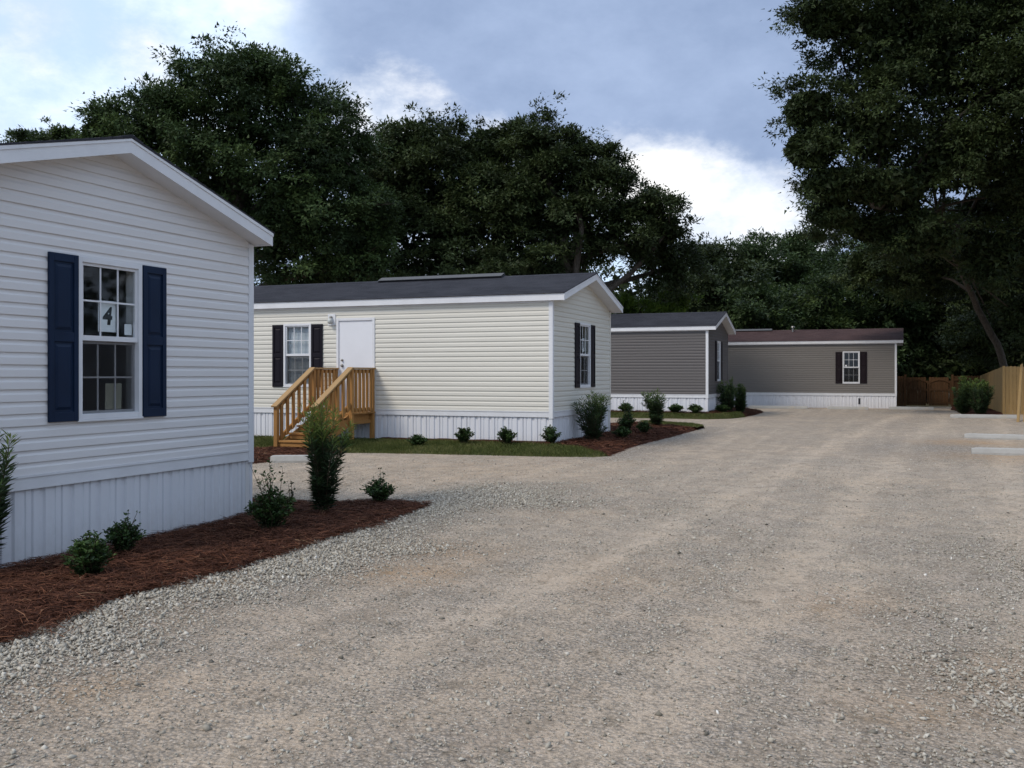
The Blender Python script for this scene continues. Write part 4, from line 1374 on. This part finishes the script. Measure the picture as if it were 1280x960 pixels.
def crown_mesh(name, blobs, nclump, per, csize, lsize, mat, seed, inner=.1, droop=.2, sub=.36, stray=.05):
    """blobs -> boughs (billowing sub-masses with gaps between) -> leaf clumps -> leaves"""
    r = np.random.default_rng(seed)
    nb = max(8, int(nclump / 9))
    bc, bd = blob_points(blobs, nb, r, .62)
    B = np.array(blobs, float)
    near = np.argmin((((bc[:, None, :] - B[None, :, :3]) / B[None, :, 3:6]) ** 2).sum(2), 1)
    br = np.clip(B[near, 3:6].min(1) * sub, csize * .9, csize * 2.3) * r.uniform(.65, 1.3, nb)
    bt = r.normal(0, .17, nb)
    k0 = r.choice(nb, nclump, p=br ** 1.6 / (br ** 1.6).sum())
    u = unit(r.normal(0, 1, (nclump, 3)) + bd[k0] * .5 + np.array([0, 0, .45]))
    rad = r.random(nclump) ** .35
    cc = bc[k0] + u * (br[k0] * rad)[:, None] * np.array([1.15, 1.15, .72])
    st = r.random(nclump) < stray
    cc[st] += bd[k0][st] * (csize * r.uniform(.5, 1.6, st.sum()))[:, None]
    cd = unit(u + bd[k0] * .6)
    ct = np.clip(.42 + bt[k0] + r.normal(0, .10, nclump), 0, 1)
    n = nclump * per
    k = np.repeat(np.arange(nclump), per)
    cs = csize * r.uniform(.45, 1.05, nclump)
    off = r.normal(0, .42, (n, 3)) * cs[k][:, None] * np.array([1, 1, .55])
    c = cc[k] + off
    d = unit(off * 1.2 / cs[k][:, None] + cd[k] * .6 + r.normal(0, .6, (n, 3)) - np.array([0, 0, droop]))
    up = unit(np.array([0, 0, 1.2]) + r.normal(0, .42, (n, 3)) + cd[k] * .8)
    L_ = lsize * r.uniform(.6, 1.3, n); W_ = L_ * r.uniform(.42, .62, n)
    t = np.clip(ct[k] + r.normal(0, .075, n), 0, 1)
    ni = int(n * inner)
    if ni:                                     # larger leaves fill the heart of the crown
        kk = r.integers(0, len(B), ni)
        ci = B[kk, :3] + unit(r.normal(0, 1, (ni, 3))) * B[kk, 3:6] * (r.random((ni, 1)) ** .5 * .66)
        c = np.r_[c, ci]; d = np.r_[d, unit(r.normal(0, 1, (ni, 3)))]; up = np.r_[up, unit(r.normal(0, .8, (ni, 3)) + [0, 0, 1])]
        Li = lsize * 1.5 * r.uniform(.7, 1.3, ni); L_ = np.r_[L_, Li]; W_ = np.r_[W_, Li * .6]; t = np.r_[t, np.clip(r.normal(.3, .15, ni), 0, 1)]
    return tri_leaf_mesh(name, c, d, up, L_, W_ * 1.15, mat, t), cc


def limbs(mb, base, path, r0, cc, seed, n=26, blobs=None):
    r = random.Random(seed)
    pts = [Vector(p) for p in path]
    # smooth path
    sm = []
    for i in range(len(pts) - 1):
        for k in range(4): sm.append(pts[i].lerp(pts[i + 1], k / 4))
    sm.append(pts[-1])
    m = len(sm)
    sm = [p + Vector((r.uniform(-1, 1), r.uniform(-1, 1), 0)) * r0 * .18 * (0 < i < m - 1) for i, p in enumerate(sm)]
    mb.tube(sm, [r0 * (1.35 if i == 0 else 1.0) * (1 - .62 * i / (m - 1)) for i in range(m)], 9)
    mains = []
    for b in (blobs or []):
        e = Vector(b[:3]); j = r.randint(int(m * .45), m - 1); a = sm[j]
        ln = (e - a).length
        mid_ = a.lerp(e, .5) + Vector((r.uniform(-.1, .1) * ln, r.uniform(-.1, .1) * ln, ln * .06))
        q = [a, a.lerp(mid_, .55) + Vector((0, 0, .04 * ln)), mid_, mid_.lerp(e, .6), e]
        rr = r0 * .42
        mb.tube(q, [rr, rr * .8, rr * .62, rr * .45, rr * .25], 6)
        mains += q[1:]
    cl = list(range(len(cc))); r.shuffle(cl)
    for i in cl[:n]:
        e = Vector(cc[i]); a = min(mains or sm, key=lambda p: (p - e).length)
        ln = (e - a).length
        mid_ = a.lerp(e, .5) + Vector((r.uniform(-.12, .12), r.uniform(-.12, .12), .08)) * ln
        rr = min(.06, r0 * .2)
        mb.tube([a, mid_, e], [rr, rr * .65, rr * .25], 5)


def bl(px, py, rx, ry, Z, dz=0.0, flat=1.0):
    """blob given by where it stands in the view: centre, radii in px, distance"""
    c = PZ(px, py, Z + dz); k = Z / F_PX
    return (c[0], c[1], c[2], rx * k, rx * k * flat, ry * k)


def tree(label, base, path, r0, blobs, nclump, per, csize, lsize, mat, seed, inner=.1, nl=26, name='oak_tree', group='trees behind the homes', droop=.2, extra=()):
    t = empty(name, tuple(base), label, 'tree', group)
    b = np.array(base, float)
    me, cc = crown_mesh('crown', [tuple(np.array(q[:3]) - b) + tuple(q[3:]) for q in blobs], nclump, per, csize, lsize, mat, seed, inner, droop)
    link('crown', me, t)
    mb = MB(); limbs(mb, b, [np.array(p, float) - b for p in path], r0, cc, seed, nl, [tuple(np.array(q[:3]) - b) for q in blobs])
    for q in extra: mb.tube([np.array(p, float) - b for p in q], [.10 * (1 - .7 * i / (len(q) - 1)) for i in range(len(q))], 7)
    mb.build('trunk', M['bark'], t, smooth=True)
    return t


def gp(px, Z, z=-.1):
    p = PZ(px, HOR, Z); return (p[0], p[1], z)


def vpath(px, Z, ytop, lean=0):
    a = np.array(gp(px, Z)); b = PZ(px + lean, ytop, Z)
    return [a, a * .6 + b * .4 + np.array([.2, .1, 0]), b]


Z = 41
tree('tall broad oak with a rounded crown behind the white home', gp(300, Z), vpath(300, Z, 250), .55,
     [bl(300, 135, 92, 66, Z), bl(185, 160, 72, 44, Z), bl(245, 190, 110, 60, Z), bl(375, 165, 72, 62, Z), bl(420, 195, 46, 62, Z), bl(345, 235, 110, 70, Z),
      bl(400, 275, 80, 66, Z), bl(255, 245, 90, 60, Z), bl(345, 315, 95, 50, Z), bl(130, 165, 38, 28, Z), bl(305, 96, 50, 28, Z), bl(440, 330, 70, 60, Z, 1)],
     2500, 64, .66, .155, M['oak'], 101, .10, 60)
Z = 55
tree('low tree top peeking over the white home roof at the far left', gp(55, Z), vpath(55, Z, 230), .3,
     [bl(45, 182, 34, 14, Z), bl(85, 178, 30, 14, Z), bl(20, 190, 24, 12, Z), bl(70, 200, 60, 24, Z)], 300, 60, .55, .17, M['oak_light'], 103, .06, 20)
Z = 47
tree('wide dark oak in the middle behind the cream home', gp(560, Z), vpath(560, Z, 280), .55,
     [bl(500, 190, 48, 32, Z), bl(548, 186, 52, 32, Z), bl(615, 182, 46, 30, Z), bl(480, 235, 58, 52, Z), bl(560, 240, 85, 60, Z), bl(635, 235, 55, 55, Z),
      bl(520, 310, 90, 62, Z), bl(620, 310, 90, 65, Z), bl(455, 300, 50, 60, Z, 1), bl(570, 350, 120, 40, Z, -1)],
     2300, 60, .68, .165, M['oak_dark'], 105, .14, 50)
Z = 45
tree('dark oak sloping down to the right behind the cream home gable', gp(705, Z), vpath(705, Z, 270), .5,
     [bl(668, 178, 36, 28, Z), bl(715, 192, 36, 30, Z), bl(758, 214, 30, 27, Z), bl(690, 240, 60, 50, Z), bl(750, 262, 48, 40, Z), bl(805, 262, 34, 26, Z),
      bl(838, 286, 27, 26, Z), bl(800, 300, 42, 30, Z), bl(680, 310, 58, 45, Z), bl(835, 335, 38, 40, Z, 2), bl(740, 305, 34, 30, Z)],
     1700, 56, .60, .155, M['oak_dark'], 107, .07, 60)
for i, (px, yt, w, lab, m_) in enumerate(((885, 306, 50, 'distant round oak right of the sloping oak', 'oak_dark'), (945, 296, 52, 'distant oak above the slate home ridge', 'oak'),
                                          (1010, 294, 50, 'distant oak beside the overhanging tree', 'oak'))):
    Z = 72 + i * 2
    tree(lab, gp(px, Z), vpath(px, Z, 380), .4, [bl(px, yt + 40, w, 40, Z), bl(px - 25, yt + 62, w * .8, 45, Z), bl(px + 28, yt + 58, w * .8, 45, Z), bl(px, yt + 110, w * 1.1, 50, Z), bl(px - 8, yt + 22, w * .5, 20, Z)],
         700, 52, .9, .22, M[m_], 111 + i, .14, 14)
for i, (px, yt, w, Z, lab, m_) in enumerate(((870, 350, 46, 60, 'dark tree close behind the slate home roof', 'oak_dark'), (940, 368, 44, 58, 'leafy dark tree above the maroon roof, left', 'oak'),
                                             (1010, 355, 46, 61, 'green tree above the maroon roof, middle', 'oak_light'), (1085, 300, 62, 63, 'leafy tree above the right end of the maroon roof', 'oak'),
                                             (1155, 275, 66, 66, 'shaded tree behind the brown gate', 'oak_dark'), (1225, 285, 64, 63, 'shaded tree behind the leaning trunk', 'oak_dark'),
                                             (1300, 280, 74, 58, 'shaded tree behind the yellow fence at the right edge', 'oak_dark'))):
    tree(lab, gp(px, Z), vpath(px, Z, 430), .28, [bl(px, yt + 30, w, 36, Z), bl(px - 20, yt + 62, w * .9, 40, Z), bl(px + 22, yt + 66, w * .9, 40, Z), bl(px, yt + 105, w, 40, Z), bl(px, yt + 140, w, 36, Z)],
         700, 46, .8, .20, M[m_], 121 + i, .14, 12)
# the large overhanging tree on the right
Z = 38
trunk_px = [(1264, 486, 45.5), (1246, 430, 45), (1222, 385, 44.5), (1204, 345, 43.5), (1188, 312, 42.5), (1166, 287, 41), (1130, 266, 39.5), (1090, 258, 38)]
tree('huge overhanging tree with a leaning trunk above the right fence', gp(1266, 45.5), [gp(1268, 45.6)] + [PZ(*q) for q in trunk_px], .19,
     [bl(1035, 24, 52, 34, Z), bl(1105, 50, 85, 66, Z), bl(1010, 138, 44, 34, Z), bl(1015, 186, 50, 36, Z), bl(1040, 232, 52, 34, Z), bl(1090, 160, 80, 70, Z),
      bl(1180, 90, 100, 90, Z), bl(1190, 200, 95, 62, Z), bl(1270, 120, 95, 120, Z), bl(1110, 235, 66, 34, Z), bl(1280, 240, 75, 60, Z, 2), bl(1150, -30, 130, 70, Z),
      bl(1290, -20, 110, 80, Z), bl(1360, 110, 110, 160, Z, -2), bl(1225, 265, 50, 34, Z, 4), bl(1400, -40, 120, 90, Z, -3),
      bl(1150, 335, 90, 52, Z, 9), bl(1255, 350, 80, 75, Z, 10), bl(1085, 330, 46, 36, Z, 9), bl(1320, 300, 70, 90, Z, 3), bl(1200, 285, 70, 40, Z, 8), bl(1250, 420, 80, 50, Z, 12), bl(1245, 320, 46, 46, Z, 2), bl(1150, 300, 60, 30, Z, 1), bl(1275, 395, 40, 40, Z, 5), bl(1040, 268, 46, 24, Z, 1), bl(1095, 285, 56, 26, Z, 2)],
     5400, 60, .62, .145, M['oak_dark'], 141, .34, 80, name='overhanging_tree', group='trees along the right fence', droop=.35)
# pale young trees behind the slate home
for i, (px, yt, w) in enumerate(((782, 372, 16), (812, 375, 15), (836, 369, 17))):
    Z = 47
    tree(('pale lime young tree behind the slate roof beside the cream gable', 'low lime shrub behind the slate roof, middle of three', 'lime young tree with upright shoots behind the slate roof, right')[i],
         gp(px, Z), vpath(px, Z, 420), .08, [bl(px, yt + 14, w, 13, Z), bl(px - 6, yt + 30, w, 20, Z), bl(px + 6, yt + 50, w, 30, Z)],
         130, 34, .34, .17, M['lime_leaf'], 161 + i, .05, 8, name='young_tree', group='lime young trees behind the slate home', droop=-.4)
# the wood closing the view, plus an unseen light-blocking row at the right
wb = []
rr = np.random.default_rng(5)
for px in range(-260, 1660, 46):
    Z = 82 + rr.uniform(-4, 6)
    top = 372 + rr.uniform(-16, 22)
    wb.append(bl(px, top + 45, 52, 52, Z)); wb.append(bl(px + 20, top + 100, 56, 50, Z, -3))
for px in range(1050, 1420, 34):
    for zz in (63, 67, 71): wb.append(bl(px + rr.uniform(-9, 9), 425 + rr.uniform(-15, 12), 34, 42, zz)); wb.append(bl(px + rr.uniform(-9, 9), 466, 36, 30, zz - 1))
for px in range(300, 960, 40):
    wb.append(bl(px, 385 + rr.uniform(-15, 12), 40, 60, 60))
for y in range(-14, 48, 5):  # unseen row right of the frame, added to darken window reflections and end walls
    wb.append((18 + rr.uniform(-1, 1), y, 5.5 + rr.uniform(-1, 1), 3.6, 4.2, 5.0)); wb.append((16.5, y + 2, 2.2, 2.6, 3.6, 2.6))
me, _ = crown_mesh('far_wood', wb, 5600, 27, 1.15, .30, M['oak_dark'], 171, .45)
tag(link('far_wood', me), 'dark wood closing the view behind the homes and fences, with an added unseen row at the right', 'woodland', kind='stuff')


# ------------------------------------------------------------------ shrubs in the beds
def ground_z(p, P=None):
    if P is None: return float(terrain(p[0], p[1]))
    q = P.reshape(-1, 3); return float(q[np.argmin(np.hypot(q[:, 0] - p[0], q[:, 1] - p[1])), 2])


def holly(label, p, w, h, nstem, per, leaf, seed, group, tall=0.0, P=None):
    """low mounded shrub: many stems with small oval leaves"""
    r = np.random.default_rng(seed)
    t = empty('small_shrub', (p[0], p[1], ground_z(p, P)), label, 'shrub', group)
    mb = MB(); C, D, T = [], [], []
    for i in range(nstem):
        az = r.uniform(0, 2 * np.pi); sp = r.random() ** .6
        hh = h * (1 - .45 * sp ** 2) * r.uniform(.8, 1.1)
        if tall and i < nstem * tall: hh = h * r.uniform(1.2, 1.7); az = r.uniform(0, 2 * np.pi); sp = r.uniform(.25, .8)
        e = np.array([np.cos(az) * sp * w / 2, np.sin(az) * sp * w / 2, hh])
        m = np.array([e[0] * .45, e[1] * .45, hh * .55]) + r.normal(0, .02, 3)
        mb.tube([(e[0] * .1, e[1] * .1, -.03), tuple(m), tuple(e)], [.006, .0045, .002], 4)
        s = np.sort(r.uniform(.22, 1.0, per if not (tall and i < nstem * tall) else max(8, per // 2))); per_ = len(s)
        pos = np.where(s[:, None] < .5, m * (s[:, None] / .5), m + (e - m) * ((s[:, None] - .5) / .5))
        C.append(pos + r.normal(0, .012, (per_, 3)))
        a2 = r.uniform(0, 2 * np.pi, per_)
        D.append(unit(np.stack([np.cos(a2), np.sin(a2), r.uniform(-.1, .9, per_)], 1) + unit(e) * .3))
        T.append(np.clip(.25 + .45 * s + r.normal(0, .12, per_) + r.normal(0, .08), 0, 1))
    C, D, T = np.concatenate(C), np.concatenate(D), np.concatenate(T)
    C[:, 2] = np.maximum(C[:, 2], .01)
    L_ = leaf * r.uniform(.7, 1.25, len(C))
    up = unit(np.array([0, 0, 1.0]) + r.normal(0, .45, C.shape))
    link('foliage', leaf_mesh('foliage', C, D, up, L_, L_ * .58, M['holly'], T), t)
    mb.build('stems', M['stem'], t)
    return t


def podocarpus(label, p, w, h, nstem, per, leaf, seed, group, P=None, vase=.5, skirt=.35, width=.011, lime=.1, name='tall_shrub'):
    """upright shrub: strap leaves whorled along ascending stems"""
    r = np.random.default_rng(seed)
    t = empty(name, (p[0], p[1], ground_z(p, P)), label, 'shrub', group)
    mb = MB(); C, D, T, LL = [], [], [], []
    for i in range(nstem):
        az = r.uniform(0, 2 * np.pi); sp = r.random() ** .6
        low = r.random() < skirt
        hh = h * (r.uniform(.25, .60) if low else r.uniform(.66, 1.0) * (1 - .16 * sp * sp))
        rad = w / 2 * sp * (r.uniform(.6, .95) if low else r.uniform(.8, 1.2))
        e = np.array([np.cos(az) * rad, np.sin(az) * rad, hh])
        b = np.array([np.cos(az), np.sin(az), 0]) * w * .05
        m = b + (e - b) * np.array([vase, vase, .55]) + r.normal(0, .02, 3)
        mb.tube([tuple(b - [0, 0, .03]), tuple(m), tuple(e)], [.008, .006, .002], 4)
        s = np.sort(r.uniform(.10, 1.02, per))
        pos = np.where(s[:, None] < .5, b + (m - b) * (s[:, None] / .5), m + (e - m) * ((s[:, None] - .5) / .5))
        ax = unit(e - m)
        a2 = np.arange(per) * 2.4 + r.uniform(0, 6)
        rd = np.stack([np.cos(a2), np.sin(a2), np.zeros(per)], 1)
        lift = .25 + .9 * s
        C.append(pos); D.append(unit(rd + ax * lift[:, None] + r.normal(0, .22, (per, 3))))
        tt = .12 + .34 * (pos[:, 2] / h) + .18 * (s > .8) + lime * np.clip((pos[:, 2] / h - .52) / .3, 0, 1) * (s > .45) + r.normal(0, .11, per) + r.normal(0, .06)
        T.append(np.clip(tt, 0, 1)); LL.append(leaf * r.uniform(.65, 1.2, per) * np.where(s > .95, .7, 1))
    C, D, T, LL = np.concatenate(C), np.concatenate(D), np.concatenate(T), np.concatenate(LL)
    up = unit(np.array([0, 0, 1.0]) + r.normal(0, .5, C.shape))
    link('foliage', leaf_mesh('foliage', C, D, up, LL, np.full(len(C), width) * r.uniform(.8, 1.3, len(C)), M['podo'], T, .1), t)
    mb.build('stems', M['stem'], t)
    return t


G1 = 'shrubs in the bed of the white home'
G2 = 'shrubs around the cream home'
G3 = 'shrubs along the slate home'


def at(px, py, z=0.0): return PX(px, py, z)


holly('dark low shrub nearest the camera below the white skirting', at(112, 726, -.02), .40, .36, 60, 40, .040, 201, G1, 0, P1)
holly('smaller dark shrub behind the nearest one against the white skirting', at(154, 697, -.05), .40, .30, 50, 36, .036, 203, G1, .04, P1)
holly('tangled leafy shrub with long sprigs at the white home corner', at(338, 667, -.02), .56, .46, 64, 38, .046, 205, G1, .14, P1)
holly('thin two-stemmed sprig between the tangled shrub and the tall shrub', at(366, 640, -.0), .28, .24, 9, 14, .040, 207, G1, .3, P1)
podocarpus('tall feathery shrub with lime green top in front of the wooden steps', at(404, 640, .02), .66, 1.36, 44, 74, .135, 209, G1, P1, .30, .34, .0125, .85)
holly('small rounded shrub near the pointed tip of the mulch bed', at(474, 632, .0), .46, .27, 50, 36, .042, 211, G1, .04, P1)
podocarpus('tall feathery shrub cut by the left edge against the white skirting', at(-33, 715, -.03), .70, 1.36, 46, 84, .15, 213, G1, P1, .5, .5, .014, .3)
for i, (px, lab) in enumerate(((522, 'low spreading shrub, leftmost along the cream front wall'), (580, 'round dark shrub, second from left along the cream front wall'),
                               (633, 'round shrub, third along the cream front wall'), (689, 'yellowish shrub at the corner post of the cream home'))):
    holly(lab, at(px, 555.5, .13), .46, (.24, .36, .36, .38)[i], 46, 34, .05, 221 + i, G2, 0, PL2)
podocarpus('tall feathery shrub below the end window of the cream home', at(741, 553, .08), .88, 1.12, 46, 58, .16, 231, G2, P2, .55, .35, .016, .2)
holly('upright leafy shrub between the two tall shrubs of the cream home bed', at(783, 544, .05), .55, .50, 54, 34, .055, 233, G2, .12, P2)
holly('low dark shrub in front of the upright leafy shrub', at(777, 551, .05), .48, .26, 46, 30, .052, 235, G2, 0, P2)
holly('round dark shrub beside the vase-shaped tall shrub', at(806, 545, .05), .48, .32, 46, 32, .052, 237, G2, 0, P2)
podocarpus('vase-shaped tall shrub at the outer end of the cream home bed', at(821, 536, .03), .85, 1.18, 46, 56, .17, 239, G2, P2, .22, .38, .018)
for i, (px, py, lab) in enumerate(((782, 516.5, 'small dark shrub left of the vase-shaped shrub against white skirting'), (845, 517, 'small dark shrub right of the vase-shaped shrub, before white skirting'),
                                   (869, 517, 'small dark shrub nearest the slate home corner'), (892, 516.5, 'low shrub just round the slate home corner'))):
    tt_ = (px - 640) / F_PX; yw = Y3 - .42
    xw = (tt_ * math.cos(TH) * yw - math.sin(TH) * yw) / (math.cos(TH) + tt_ * math.sin(TH))
    holly(lab, (xw, yw) if i < 3 else (X3 + .42, Y3 + .75), .60, .34, 50, 30, .07, 241 + i, G3, 0, P5)
podocarpus('tall dark shrub left of a pair at the slate home gable', at(909, 517, .1), .85, 1.35, 46, 80, .15, 251, G3, P5, .5, .45, .024)
podocarpus('slightly shorter dark shrub right of a pair at the slate home gable', at(925, 517, .08), .62, 1.2, 40, 80, .15, 253, G3, P5, .5, .45, .024)
podocarpus('round dark bush left of a pair before the corner of the fences', at(1204, 517, .03), 1.05, 1.55, 60, 90, .16, 255, 'bushes at the fence corner', None, .6, .5, .028)
podocarpus('round dark bush right of a pair before the yellow fence', at(1226, 518, .03), 1.0, 1.5, 60, 90, .16, 257, 'bushes at the fence corner', None, .6, .5, .028)
tri = sum(len(m.loops) - 2 * len(m.polygons) for m in bpy.data.meshes)
open('/tmp/cnt.txt', 'a').write('tris %d objs %d\n' % (tri, len(bpy.data.objects)))
